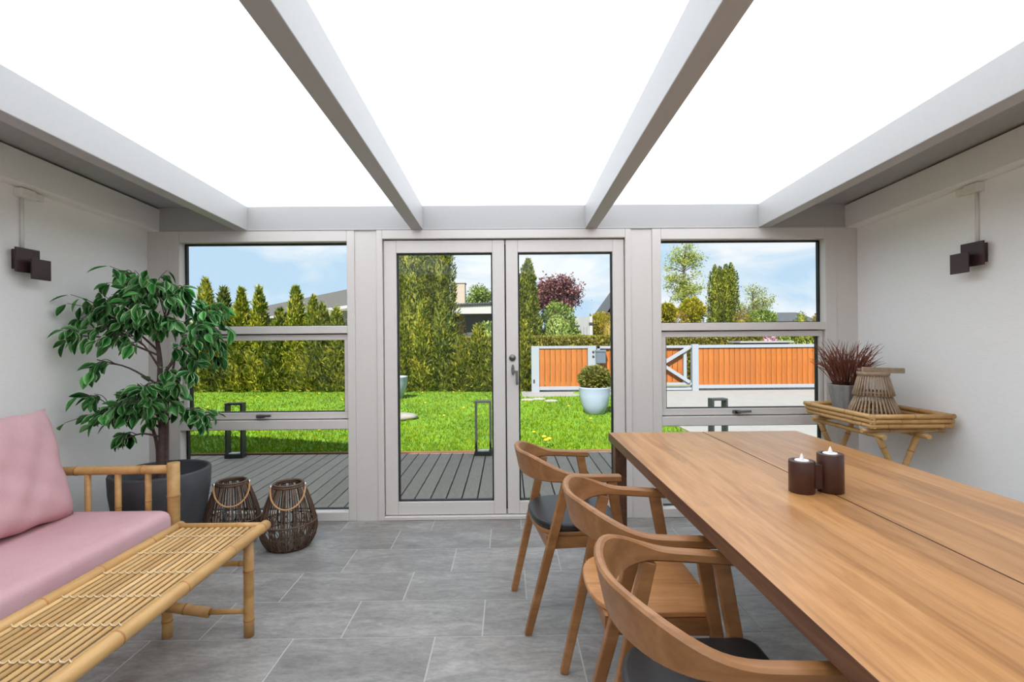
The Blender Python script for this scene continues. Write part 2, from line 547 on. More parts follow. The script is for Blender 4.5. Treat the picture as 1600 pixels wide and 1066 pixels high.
    def build(s, name, mats, parent=None, bevel=0, subsurf=0, loc=None, world=False, segs=2):
        me = bpy.data.meshes.new(name)
        if world and parent is not None:
            l = parent.location
            vv = [(x - l.x, y - l.y, z - l.z) for x, y, z in s.v]
        elif loc is not None and world:
            vv = [(x - loc[0], y - loc[1], z - loc[2]) for x, y, z in s.v]
        else:
            vv = s.v
        me.from_pydata(vv, [], s.f)
        if not isinstance(mats, (list, tuple)):
            mats = [mats]
        for mm in mats:
            me.materials.append(M[mm])
        me.polygons.foreach_set('material_index', s.m)
        me.polygons.foreach_set('use_smooth', s.sm)
        me.update()
        return link(name, me, parent, loc, bevel, subsurf, segs)


def link(name, me, parent=None, loc=None, bevel=0, subsurf=0, segs=2):
    o = bpy.data.objects.new(name, me)
    COL.objects.link(o)
    if parent is not None:
        o.parent = parent
    if loc is not None:
        o.location = loc
    if bevel:
        md = o.modifiers.new('bevel', 'BEVEL')
        md.width, md.segments = bevel, segs
        md.limit_method = 'ANGLE'
    if subsurf:
        md = o.modifiers.new('subdivision', 'SUBSURF')
        md.levels = md.render_levels = subsurf
    return o


def quick_mesh(name, verts, faces, mat):
    """numpy arrays -> mesh; faces (n,4) or (n,3)"""
    me = bpy.data.meshes.new(name)
    n, k = faces.shape
    me.vertices.add(len(verts))
    me.vertices.foreach_set('co', np.ascontiguousarray(verts, dtype=np.float32).ravel())
    me.loops.add(n * k)
    me.loops.foreach_set('vertex_index', np.ascontiguousarray(faces, dtype=np.int32).ravel())
    me.polygons.add(n)
    me.polygons.foreach_set('loop_start', np.arange(0, n * k, k, dtype=np.int32))
    me.update(calc_edges=True)
    me.materials.append(M[mat])
    return me


def tag(o, label=None, cat=None, group=None, kind=None):
    if label:
        o['label'] = label
    if cat:
        o['category'] = cat
    if group:
        o['group'] = group
    if kind:
        o['kind'] = kind
    return o


def thing(name, label, cat, loc=(0, 0, 0), rz=0.0, group=None, kind=None):
    o = bpy.data.objects.new(name, None)
    o.empty_display_size = 0.1
    COL.objects.link(o)
    o.location = loc
    o.rotation_euler = (0, 0, rz)
    return tag(o, label, cat, group, kind)


def struct(name, label, cat=None):
    return thing(name, label, cat, kind='structure')


# ================================================================== the room
XL, XR, YB, YF = -2.51, 2.48, 3.51, -1.6     # left / right wall, glazed wall, rear wall
SL = 0.036                                    # roof falls towards the glazed wall


def zs(z_far, y):
    return z_far + (YB - y) * SL


# ---- floor: grout bed with porcelain tiles
fl = MB().box(XL - .1, XR + .1, YF - .1, YB + .16, -0.16, -0.0012).build('floor', 'grout')
tag(fl, 'grey slate-look tiled floor with pale grout lines', kind='structure')
full_tile = None
k0 = math.floor((YF - 2.125) / 0.3)
for k in range(k0, 6):
    y0 = 2.125 + 0.3 * k
    y1 = y0 + 0.3
    ya, yb = max(y0, YF), min(y1, YB)
    if yb - ya < 0.02:
        continue
    off = -0.118 + 0.2 * k       # running bond, a third of a tile per row
    i0 = math.floor((XL - off) / 0.6)
    for i in range(i0, i0 + 10):
        x0 = off + 0.6 * i
        xa, xb = max(x0, XL), min(x0 + 0.6, XR)
        if xb - xa < 0.02:
            continue
        whole = (xb - xa > .599) and (yb - ya > .299)
        g = 0.0032
        if whole and full_tile:
            link('floor_tile', full_tile, fl, (xa, ya, 0))
        else:
            o = MB().box(g, xb - xa - g, g, yb - ya - g, -0.006, 0).build('floor_tile', 'tile', fl, loc=(xa, ya, 0))
            if whole:
                full_tile = o.data

# ---- side and rear walls
wl_ = MB().box(XL - .12, XL, YF - .12, YB + .1, -.1, 2.46).build('wall_left', 'wall')
tag(wl_, 'pale grey woven-textured left wall behind the potted tree', kind='structure')
wr_ = MB().box(XR, XR + .12, YF - .12, YB + .1, -.1, 2.46).build('wall_right', 'wall')
tag(wr_, 'pale grey woven-textured right wall behind the tray table', kind='structure')
wre = MB().box(XL, XR, YF - .12, YF, -.1, 2.50).build('wall_rear', 'wall')
tag(wre, 'pale plain wall at the rear of the garden room', kind='structure')


def sloped(x0, x1, y0, y1, zb, zt):
    """beam that follows the roof fall; zb, zt at the glazed wall"""
    return MB().hexa([(x0, y0, zs(zb, y0)), (x1, y0, zs(zb, y0)), (x1, y1, zs(zb, y1)), (x0, y1, zs(zb, y1))],
                     [(x0, y0, zs(zt, y0)), (x1, y0, zs(zt, y0)), (x1, y1, zs(zt, y1)), (x0, y1, zs(zt, y1))])


t1 = sloped(XL, XL + .09, YF, YB, 2.03, 2.19).build('trim_1', 'paint', bevel=.004)
tag(t1, 'boxed white ledger beam along the top of the left wall', kind='structure')
t2 = sloped(XR - .09, XR, YF, YB, 2.03, 2.19).build('trim_2', 'paint', bevel=.004)
tag(t2, 'boxed white ledger beam along the top of the right wall', kind='structure')

# ---- ceiling: rafters, opal roof panels, grey boards at the sides
ce = struct('ceiling', 'sloping roof of white rafters and opal panels')
RC = (-1.85, -0.628, 0.594, 1.814)
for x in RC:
    sloped(x - .041, x + .041, YF, YB, 2.036, 2.205).build('rafter', 'beam_paint_dimmed', ce, bevel=.004)
for i in range(3):
    xa, xb = RC[i] + (-.03 if i else -.041), RC[i + 1] - (.031 if i < 2 else -.041)
    y0, y1 = YF - .1, YB + .17
    vs = [(xa, y0, zs(2.206, y0)), (xb, y0, zs(2.206, y0)), (xb, y1, zs(2.206, y1)), (xa, y1, zs(2.206, y1)),
          (xa, y0, zs(2.224, y0)), (xb, y0, zs(2.224, y0)), (xb, y1, zs(2.224, y1)), (xa, y1, zs(2.224, y1))]
    p = MB()
    p.add(vs, [(3, 2, 1, 0)], 0)
    p.add(vs, [(4, 5, 6, 7), (0, 1, 5, 4), (1, 2, 6, 5), (2, 3, 7, 6), (3, 0, 4, 7)], 1)
    p.build('roof_panel', ['opal', 'clear_skin'], ce)
sloped(XL - .12, RC[0] - .042, YF - .1, YB + .17, 2.20, 2.23).build('side_board', 'grey_panel', ce)
sloped(RC[3] + .042, XR + .12, YF - .1, YB + .17, 2.20, 2.23).build('side_board', 'grey_panel', ce)

# ---- glazed wall
wb = struct('wall_back', 'white timber posts and header of the glazed end wall')
MB().box(XL, XR, YB - .005, YB + .11, 2.04, 2.206).build('header', 'beam_paint_dimmed', wb, bevel=.003)
for xa, xb in ((XL, -2.363), (-1.067, -.914), (.873, 1.022), (2.327, XR)):
    MB().box(xa, xb, YB, YB + .11, -.02, 2.04).build('post', 'paint_frame', wb, bevel=.003)
MB().box(XL + .09, XR - .09, YB - .012, YB - .004, 2.034, 2.046).build('header_bead', 'beam_paint_dimmed', wb, bevel=.003)


def window(idx, x0, x1, label):
    """x0..x1 clear glass width of the fixed panes"""
    w = struct('window_%d' % idx, label)
    f0, f1 = YB - .008, YB + .095
    gy = YB + .07
    a0, a1 = x0 - .077 if idx == 1 else x0 - .063, x1 + .054 if idx == 1 else x1 + .081
    MB().box(a0, x0, f0, f1, 0, 2.036).build('jamb', 'paint_frame', w, bevel=.004)
    MB().box(x1, a1, f0, f1, 0, 2.036).build('jamb', 'paint_frame', w, bevel=.004)
    MB().box(x0, x1, f0, f1, 1.958, 2.036).build('head', 'paint_frame', w, bevel=.004)
    MB().box(x0, x1, f0, f1, 1.314, 1.368).build('transom', 'paint_frame', w, bevel=.004)
    MB().box(x0, x1, f0, f1, .643, .708).build('transom', 'paint_frame', w, bevel=.004)
    MB().box(x0, x1, f0, f1, 0, .063).build('bottom_rail', 'paint_frame', w, bevel=.004)
    for z0, z1 in ((1.368, 1.958), (.063, .643)):
        p = MB().box(x0 - .005, x1 + .005, gy, gy + .006, z0 - .005, z1 + .005).build('pane', 'glass', w)
        q = MB()
        g = .012
        for sx, ex, sz, ez in ((x0, x0 + g, z0, z1), (x1 - g, x1, z0, z1), (x0 + g, x1 - g, z1 - g, z1), (x0 + g, x1 - g, z0, z0 + .006)):
            q.box(sx, ex, gy - .014, gy + .012, sz, ez)
        q.build('gasket', 'gasket', p)
    # top-hung sash in the middle
    z0, z1 = .714, 1.308
    s0, s1 = x0 + .004, x1 - .004
    sy0, sy1 = YB + .018, YB + .075
    wd = .043
    sash = MB().box(s0, s1, sy0, sy1, z0, z0 + .046).build('sash', 'paint_frame', w, bevel=.003)
    MB().box(s0, s1, sy0, sy1, z1 - .04, z1).build('sash_rail', 'paint_frame', sash, bevel=.003)
    MB().box(s0, s0 + wd - .01, sy0, sy1, z0 + .046, z1 - .04).build('sash_stile', 'paint_frame', sash, bevel=.003)
    MB().box(s1 - .025, s1, sy0, sy1, z0 + .046, z1 - .04).build('sash_stile', 'paint_frame', sash, bevel=.003)
    MB().box(s0 + wd - .015, s1 - .02, sy0 + .035, sy0 + .041, z0 + .04, z1 - .035).build('sash_pane', 'glass', sash)
    q = MB()
    q.box(s0 + wd - .01, s0 + wd, sy0 + .022, sy0 + .05, z0 + .046, z1 - .04)
    q.box(s1 - .033, s1 - .025, sy0 + .022, sy0 + .05, z0 + .046, z1 - .04)
    q.box(s0 + wd, s1 - .033, sy0 + .022, sy0 + .05, z0 + .046, z0 + .052)
    q.box(s0 + .02, s1 - .02, sy0 + .03, sy0 + .05, z0 - .006, z0)
    q.build('gasket', 'gasket', sash)
    MB().box(x0, x1, sy1 + .001, f1, 1.29, 1.314).build('sash_stop', 'gasket', w)
    MB().box(x0, x1, sy1 + .001, f1, .708, .73).build('sash_stop', 'gasket', w)
    xm = (x0 + x1) / 2 + (-.02 if idx == 1 else -.03)
    h = MB()
    h.lathe([(.0, -.0), (.014, 0), (.014, .012), (0, .012)], (0, 0, 0), 14)
    h.v = [(xm - .016 + x, sy0 - z, z0 + .022 + y) for x, y, z in h.v]
    h.box(xm - .045, xm + .012, sy0 - .012, sy0, z0 + .010, z0 + .034)
    h.box(xm - .022, xm - .01, sy0 - .034, sy0 - .01, z0 + .018, z0 + .03)
    h.bar((xm - .022, sy0 - .034, z0 + .026), (xm + .072, sy0 - .038, z0 + .03), .016, .014, side=(0, 0, 1))
    h.build('sash_handle', 'metal_grey', sash, bevel=.002)
    return w


window(1, -2.286, -1.121, 'left window with fixed top pane, hinged middle sash and low pane')
window(2, 1.085, 2.246, 'right window with fixed top pane, hinged middle sash and low pane')

# door frame and the two leaves
df_ = struct('trim_3', 'white frame around the double glass door')
MB().box(-.914, -.872, YB - .010, YB + .1, 0, 2.036).build('door_jamb', 'paint_frame', df_, bevel=.004)
MB().box(.832, .873, YB - .010, YB + .1, 0, 2.036).build('door_jamb', 'paint_frame', df_, bevel=.004)
MB().box(-.872, .832, YB - .010, YB + .1, 1.973, 2.036).build('door_head', 'paint_frame', df_, bevel=.004)
MB().box(-.872, .832, YB - .012, YB + .1, 0, .026).build('door_sill', 'paint_frame', df_, bevel=.004)


def leaf(idx, x0, x1, g0, g1, label):
    d = struct('door_%d' % idx, label)
    y0, y1 = YB + .012, YB + .066
    z0, z1, gz0, gz1 = .031, 1.965, .121, 1.877
    MB().box(x0, g0, y0, y1, z0, z1).build('stile', 'paint_frame', d, bevel=.004)
    MB().box(g1, x1, y0, y1, z0, z1).build('stile', 'paint_frame', d, bevel=.004)
    MB().box(g0, g1, y0, y1, gz1, z1).build('rail', 'paint_frame', d, bevel=.003)
    MB().box(g0, g1, y0, y1, z0, gz0).build('rail', 'paint_frame', d, bevel=.003)
    p = MB().box(g0 - .004, g1 + .004, y0 + .03, y0 + .036, gz0 - .004, gz1 + .004).build('pane', 'glass', d)
    q = MB()
    g = .010
    for sx, ex, sz, ez in ((g0, g0 + g, gz0, gz1), (g1 - g, g1, gz0, gz1), (g0 + g, g1 - g, gz1 - g, gz1), (g0 + g, g1 - g, gz0, gz0 + .008)):
        q.box(sx, ex, y0 + .018, y0 + .048, sz, ez)
    q.build('gasket', 'gasket', p)
    return d, y0


MB().box(-.872, .832, YB + .067, YB + .1, 1.945, 1.973).build('door_stop', 'paint_frame', df_)
MB().box(-.872, -.845, YB + .067, YB + .1, .026, 1.945).build('door_stop', 'paint_frame', df_)
MB().box(.805, .832, YB + .067, YB + .1, .026, 1.945).build('door_stop', 'paint_frame', df_)
MB().box(-.845, .805, YB + .067, YB + .1, .026, .05).build('door_stop', 'paint_frame', df_)
leaf(1, -.868, -.0175, -.779, -.1035, 'left leaf of the white glazed double door')
d2, dy0 = leaf(2, -.0085, .828, .0765, .747, 'right leaf of the white glazed double door, with handle')
MB().box(-.045, .02, YB + .067, YB + .085, .05, 1.945).build('meeting_strip', 'gasket', d2)
ck = MB().lathe([(0, 0), (.024, 0), (.024, .006), (.019, .012), (.012, .012), (.012, .016), (0, .016)], seg=24)
ck.v = [(.0335 + x, dy0 - z, 1.132 + y) for x, y, z in ck.v]
ck.build('lock', 'metal_grey', d2)
hp = MB().prism([(-.011 + .022 * (i % 2 == 0 and 0 or 0), 0) for i in range(0)] or
                [(.011 * math.cos(a), .038 * math.sin(a)) for a in [2 * math.pi * i / 20 for i in range(20)]], 0, .008)
hp.v = [(.036 + x, dy0 - z, 1.048 + y) for x, y, z in hp.v]
hd = hp.build('handle_plate', 'metal_grey', d2)
hl = MB().tube([(.036, dy0 - .004, 1.036), (.036, dy0 - .045, 1.036)], .008, 12)
hl.bar((.030, dy0 - .045, 1.04), (.068, dy0 - .047, 1.032), .02, .012, side=(0, 0, 1))
hl.bar((.062, dy0 - .047, 1.045), (.064, dy0 - .047, .945), .018, .012, side=(1, 0, 0))
hl.build('lever', 'metal_grey', hd, bevel=.002)

# ---- the wing of the house beside the room (its gable throws the shade on the lawn)
wing = thing('house_wing', 'pale rendered wing of the house beside the left wall', 'house', (-6.5, 0, 0), kind='structure')
yb0, yb1 = -3.0, 3.6
g = MB()
pts = [(-11.0, -.14), (-2.66, -.14), (-2.66, 3.0), (-6.3, 4.05), (-11.0, 3.0)]
g.add([(x, yb0, z) for x, z in pts] + [(x, yb1, z) for x, z in pts],
      [(4, 3, 2, 1, 0)[::-1], (5, 6, 7, 8, 9)[::-1]] + [(i, (i + 1) % 5, 5 + (i + 1) % 5, 5 + i) for i in range(5)])
g.build('wing_wall', 'apartment', wing, world=True)
for xa, za, xb, zb in ((-2.60, 2.99, -6.3, 4.06), (-6.3, 4.06, -11.1, 2.98)):
    MB().hexa([(xb, yb0 - .05, zb), (xa, yb0 - .05, za), (xa, yb1 + .02, za), (xb, yb1 + .02, zb)],
              [(xb, yb0 - .05, zb + .06), (xa, yb0 - .05, za + .06), (xa, yb1 + .02, za + .06), (xb, yb1 + .02, zb + .06)]).build('roof_slope', 'roof_dark', wing, world=True)

# ================================================================== the garden ground
GZ = -0.11
fld = MB().box(-90, 90, 14.2, 200, GZ - .4, GZ - .02).build('ground', 'field')
tag(fld, 'flat ground beyond the garden fence and hedge', kind='structure')
# lawn surface, slightly uneven
nxl, nyl = 60, 40
gx, gy = np.meshgrid(np.linspace(-14, 2.68, nxl), np.linspace(3.4, 14.3, nyl))
gz = GZ + 0.018 * np.sin(gx * 1.7 + 0.6 * gy) * np.sin(gy * 1.3 + 1) - .01
lv = np.stack([gx, gy, gz], -1).reshape(-1, 3)
idx = np.arange(nxl * nyl).reshape(nyl, nxl)
lf = np.stack([idx[:-1, :-1], idx[:-1, 1:], idx[1:, 1:], idx[1:, :-1]], -1).reshape(-1, 4)
lawn = link('lawn', quick_mesh('lawn', lv, lf, 'lawn'))
tag(lawn, 'sunlit bright green garden lawn beyond the deck', kind='structure')


def lawn_z(x, y):
    return GZ + 0.018 * np.sin(x * 1.7 + 0.6 * y) * np.sin(y * 1.3 + 1) - .01


# grass blades
N = 62000
u = rng.random(N)
by = 5.9 + (14.0 - 5.9) * u ** 1.5
bx = rng.uniform(-1.02, 0.36, N) * by
keep = (bx < 2.62) & ~((by > 12.0) & (bx > 0.5))
bx, by = bx[keep], by[keep]
n_ = len(bx)
ang = rng.uniform(0, 2 * np.pi, n_)
hh = rng.uniform(.022, .055, n_)
ww = rng.uniform(.004, .008, n_) * (0.6 + by / 9)
ln = rng.uniform(0, .7, n_) * hh
la = rng.uniform(0, 2 * np.pi, n_)
bz = lawn_z(bx, by)
v0 = np.stack([bx - np.cos(ang) * ww, by - np.sin(ang) * ww, bz], -1)
v1 = np.stack([bx + np.cos(ang) * ww, by + np.sin(ang) * ww, bz], -1)
v2 = np.stack([bx + np.cos(la) * ln, by + np.sin(la) * ln, bz + hh], -1)
gv = np.stack([v0, v1, v2], 1).reshape(-1, 3)
gf = np.arange(len(gv)).reshape(-1, 3)
go = link('grass', quick_mesh('grass', gv, gf, 'grass'))
tag(go, 'short mown grass blades covering the lawn', 'grass', kind='stuff')

# driveway slabs
dr = struct('driveway', 'pale concrete driveway in front of the gate')
MB().box(2.70, 14, 4.2, 9.0, GZ - .2, GZ + .004).build('paving_slab', 'concrete', dr)
MB().box(2.70, 14, 9.012, 14.25, GZ - .2, GZ + .004).build('paving_slab', 'concrete', dr)
MB().box(.35, 2.69, 12.05, 14.25, GZ - .2, GZ + .004).build('paving_slab', 'concrete', dr)
MB().box(2.64, 2.695, 5.9, 12.0, GZ - .2, GZ + .012).build('edging', 'stone', dr)

# deck
dk = struct('deck', 'grey composite terrace deck with boards running away from the room')
bd = MB().box(.006, .124, 3.66, 5.80, -.075, -.05).build('deck_board', 'deck', dk, bevel=.003)
bd.location = (-5.72, 0, 0)
for i in range(1, 66):
    o = bd.copy()
    COL.objects.link(o)
    o.parent = dk
    o.location = (-5.72 + .13 * i, 0, 0)
MB().box(-5.75, 2.92, 3.6, 5.80, -.16, -.078).build('joist_bed', 'gasket', dk)
MB().box(-5.75, 2.92, 5.804, 5.835, -.15, -.030).build('edge_board', 'fascia', dk, bevel=.004)

# ================================================================== dining table
TX0, TX1, TY0, TY1, TZ = .546, 1.572, .30, 2.715, .75
tb = thing('dining_table', 'long oiled oak dining table with a groove down the middle', 'table', ((TX0 + TX1) / 2, (TY0 + TY1) / 2, 0))
xm = (TX0 + TX1) / 2 - .003
for xa, xb in ((TX0, xm - .0025), (xm + .0025, TX1)):
    t = MB()
    t.box(xa, xb, TY0, TY1, TZ - .045, TZ)
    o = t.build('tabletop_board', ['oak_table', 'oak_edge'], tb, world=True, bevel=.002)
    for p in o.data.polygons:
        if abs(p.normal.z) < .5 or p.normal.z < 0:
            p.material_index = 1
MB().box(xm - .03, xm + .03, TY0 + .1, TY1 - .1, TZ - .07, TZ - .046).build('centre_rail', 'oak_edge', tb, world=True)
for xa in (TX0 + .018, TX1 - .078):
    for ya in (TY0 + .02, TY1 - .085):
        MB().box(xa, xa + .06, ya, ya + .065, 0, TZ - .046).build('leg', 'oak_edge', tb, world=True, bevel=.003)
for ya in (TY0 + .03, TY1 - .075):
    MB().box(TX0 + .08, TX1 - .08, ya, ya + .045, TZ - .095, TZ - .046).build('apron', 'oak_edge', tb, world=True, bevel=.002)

# ================================================================== dining chairs


def rail_mesh():
    """bent backrest running into both arms"""
    st = []
    n = 44
    for i in range(n + 1):
        t = -1 + 2 * i / n
        a = abs(t)
        if a > .62:                                # arm
            k = (a - .62) / .38
            x, y = -.02 + .225 * k, .242 - .010 * k * k
        else:
            th = (a / .62) * math.pi / 2
            x, y = -.02 - .172 * math.cos(th), .242 * math.sin(th) ** .97
        st.append((x, math.copysign(y, t) if a > 1e-6 else 0.0, a))
    m_ = MB()
    rings = []
    for i, (x, y, a) in enumerate(st):
        p = st[max(i - 1, 0)]
        q = st[min(i + 1, n)]
        tx, ty = q[0] - p[0], q[1] - p[1]
        l = math.hypot(tx, ty)
        ox, oy = ty / l, -tx / l                  # outward
        if ox * (x + .02) + oy * y < 0:
            ox, oy = -ox, -oy
        s_ = min(1, max(0, (a - .18) / .55))
        s_ = s_ * s_ * (3 - 2 * s_)
        hgt = .112 * (1 - s_) + .030 * s_
        top = .762 * (1 - s_) + .690 * s_ - .014 * max(0, (a - .6) / .4)
        thk = .022 * (1 - s_) + .036 * s_
        lean = .22 * (1 - s_)
        ring = []
        r = .36
        for (u, v) in ((-1, -1 + r), (-1 + r, -1), (1 - r, -1), (1, -1 + r), (1, 1 - r), (1 - r, 1), (-1 + r, 1), (-1, 1 - r)):
            zz = top - hgt / 2 + v * hgt / 2 * (1 if abs(v) < 1 else 1)
            if abs(v) < 1:
                zz = top - hgt / 2 + math.copysign(hgt / 2 - .006, v)
            d = u * thk / 2 if abs(u) == 1 else math.copysign(thk / 2 - .006, u)
            d += lean * (zz - (top - hgt / 2))
            ring.append((x + ox * d, y + oy * d, zz))
        # keep winding the same on both sides
        rings.append(ring)
    o = 0
    vs = [p for r_ in rings for p in r_]
    fs = []
    for i in range(n):
        for k in range(8):
            k2 = (k + 1) % 8
            fs.append((i * 8 + k, i * 8 + k2, (i + 1) * 8 + k2, (i + 1) * 8 + k))
    m_.add(vs, fs, 0, True)
    m_.add([], [tuple(range(-len(vs), -len(vs) + 8)), tuple(-len(vs) + n * 8 + k for k in range(7, -1, -1))], 0, False)
    return m_


def seat_outline(grow=0.0):
    pts = []
    hw, xf, xb = .208 + grow, .235 + grow, -.142 - grow
    for i in range(25):
        th = -math.pi / 2 - math.pi * i / 24
        c, s_ = math.cos(th), math.sin(th)
        pts.append((.02 + (xb - .02) * -1 * math.copysign(abs(c) ** .8, c), hw * math.copysign(abs(s_) ** .75, s_)))
    # back half done (from -y round the back to +y); now the front with rounded corners
    r = .045
    for cx, cy, a0 in ((xf - r, hw - r, math.pi / 2), (xf - r, -hw + r, 0)):
        for i in range(6):
            a = a0 - i * math.pi / 10
            pts.append((cx + r * math.cos(a), cy + r * math.sin(a)))
    return pts[::-1]


rail_src = None


def make_chair(label, loc, rz, padded):
    ch = thing('dining_chair', label, 'chair', loc, rz, 'armchairs along the dining table')
    bo = rail_mesh().build('backrest', 'chair_wood', ch)
    for e_ in bo.data.edges:
        i_, j_ = e_.vertices
        if abs(i_ - j_) == 8:
            e_.use_edge_sharp = True
    for s_ in (-1, 1):
        MB().bar((-.195, s_ * .192, 0), (-.03, s_ * .240, .656), .030, .026, .042, .026).build('leg', 'chair_wood', ch, bevel=.004)
        MB().bar((.275, s_ * .214, 0), (.165, s_ * .234, .656), .030, .026, .042, .026).build('leg', 'chair_wood', ch, bevel=.004)
    wz = .432 if padded else .446
    st = MB().prism(seat_outline(), wz - .02, wz, 0).build('seat', 'chair_wood' if padded else 'seat_wood', ch, bevel=.006, segs=3)
    if padded:
        MB().prism(seat_outline(.004), wz + .001, wz + .034, 0).build('seat_pad', 'leather', st, bevel=.013, segs=4)
    fr = MB()
    for s_ in (-1, 1):
        fr.bar((-.10, s_ * .192, wz - .045), (.215, s_ * .205, wz - .045), .02, .05, side=(0, 1, 0))
    fr.bar((-.10, -.19, wz - .045), (-.10, .19, wz - .045), .02, .05, side=(1, 0, 0))
    fr.bar((.205, -.205, wz - .045), (.205, .205, wz - .045), .02, .05, side=(1, 0, 0))
    fr.build('seat_frame', 'chair_wood', ch)
    return ch


make_chair('wooden armchair with black leather seat pad, farthest along the table, nearest the glass door', (.243, 2.348, 0), math.radians(8), True)
make_chair('wooden armchair with a bare pale wooden seat, middle of the three at the table', (.397, 1.69, 0), 0, False)
make_chair('wooden armchair with black leather seat pad, nearest the camera at the table', (.408, 1.115, 0), 0, True)

# ================================================================== candle holder and tealights
chd = thing('candle_holder', 'dark brown double candle holder standing on the oak table', 'candle holder', (1.02, 1.64, TZ))
cups = ((-.052, .0, .0395, .104), (.043, .0, .0395, .126))
for x, y, r, h in cups:
    c = MB()
    c.lathe([(0, 0), (r - .002, 0), (r, .002), (r, h - .002), (r - .001, h), (r * .58, h), (r * .58, h - .012), (0, h - .012)], (x, y, 0), 40)
    c.build('cup', 'candle_brown', chd)
MB().box(-.018, .010, -.016, .022, .012, .092).build('connector', 'candle_brown', chd, bevel=.003)
for (x, y, r, h), lb in zip(cups, ('white flameless tealight in the shorter brown candle cup', 'white flameless tealight in the taller brown candle cup')):
    tl_ = thing('tealight', lb, 'candle', (1.02 + x, 1.64 + y, TZ + h - .012), group='tealights in the candle holder')
    MB().lathe([(0, 0), (.0215, 0), (.0215, .013), (.0195, .0145), (.008, .0135), (0, .0135)], seg=28).build('tealight_body', 'wax', tl_)
    MB().lathe([(.007, .0135), (.0068, .018), (.0045, .026), (.0012, .034), (0, .036)], seg=16).build('flame_tip', 'wax', tl_)

# ================================================================== wall lamps with conduit


def wall_lamp(side, y, label, clabel):
    s_ = 1 if side == 'l' else -1
    xw = XL if side == 'l' else XR
    lp = thing('wall_lamp', label, 'lamp', (xw, y, 1.69), group='brown wall lamps')
    o = MB()
    o.box(min(0, s_ * .03), max(0, s_ * .03), -.05, .05, -.048, .052)
    o.build('back_box', 'brown_metal', lp, bevel=.002)
    o = MB().box(min(s_ * .034, s_ * .042), max(s_ * .034, s_ * .042), -.068, .062, -.065, .06)
    o.build('square_plate', 'brown_metal', lp, bevel=.0015)
    MB().tube([(s_ * .038, .02, -.01), (s_ * .075, .02, -.01)], .010, 12).build('arm', 'brown_metal', lp)
    o = MB().box(min(s_ * .074, s_ * .082), max(s_ * .074, s_ * .082), -.026, .082, -.098, .008)
    o.build('front_plate', 'brown_metal', lp, bevel=.0015)
    z_led = zs(2.03, y)
    cd = thing('cable_conduit', clabel, 'conduit', (xw, y, 1.745), group='white cable conduits above the wall lamps')
    MB().tube([(s_ * .009, .0, 0), (s_ * .009, .0, z_led - .05 - 1.745)], .008, 10).build('tube', 'conduit', cd)
    o = MB().box(min(0, s_ * .042), max(0, s_ * .042), -.035, .045, z_led - .05 - 1.745, z_led - .004 - 1.745)
    o.build('junction_box', 'conduit', cd, bevel=.004)
    MB().box(min(.004 * s_, s_ * .034), max(.004 * s_, s_ * .034), .045, .10, z_led - .044 - 1.745, z_led - .012 - 1.745).build('plug', 'conduit', cd, bevel=.004)


wall_lamp('l', 2.60, 'brown wall lamp of overlapping square plates on the left wall above the sofa',
          'white cable conduit and junction box above the left wall lamp')
wall_lamp('r', 2.60, 'brown wall lamp of overlapping square plates on the right wall above the table',
          'white cable conduit and junction box above the right wall lamp')

# ================================================================== bamboo sofa
sf = thing('bamboo_sofa', 'natural bamboo sofa frame with slatted arm under pink cushions', 'sofa', (-2.1, 1.7, 0))
SX0, SX1, SY0, SY1 = -2.46, -1.735, .78, 2.60


def bam(name, p0, p1, r, parent, pitch=.28, phase=.4, world=True):
    return MB().bamboo(p0, p1, r, pitch, 12, phase).build(name, ['bamboo', 'bamboo_node'], parent, world=world)


for y in (SY0, SY1):
    bam('front_post', (SX1, y, 0), (SX1, y, .638), .029, sf, .36, .2)
    bam('rear_post', (SX0, y, 0), (SX0, y, .80), .029, sf, .36, .3)
    bam('arm_rail', (SX0 + .02, y, .598), (SX1 - .02, y, .604), .023, sf, .3, .7)
    bam('arm_lower_rail', (SX0 + .02, y, .20), (SX1 - .02, y, .20), .02, sf)
    for k in range(4):
        x = SX0 + .13 + k * .155
        bam('arm_spindle', (x, y, .20), (x, y, .585), .0145, sf, .3, .5 + .1 * k)
bam('seat_rail', (SX1, SY0 + .02, .235), (SX1, SY1 - .02, .235), .026, sf)
bam('seat_rail', (SX0, SY0 + .02, .235), (SX0, SY1 - .02, .235), .026, sf)
bam('back_rail', (SX0, SY0 + .02, .775), (SX0, SY1 - .02, .775), .026, sf)
for k in range(9):
    y = SY0 + .18 + k * .182
    bam('back_spindle', (SX0, y, .255), (SX0, y, .755), .0145, sf, .3, .3)
for k in range(12):
    y = SY0 + .10 + k * .147
    bam('seat_slat', (SX0 + .02, y, .252), (SX1 - .02, y, .252), .013, sf, .3, .6)


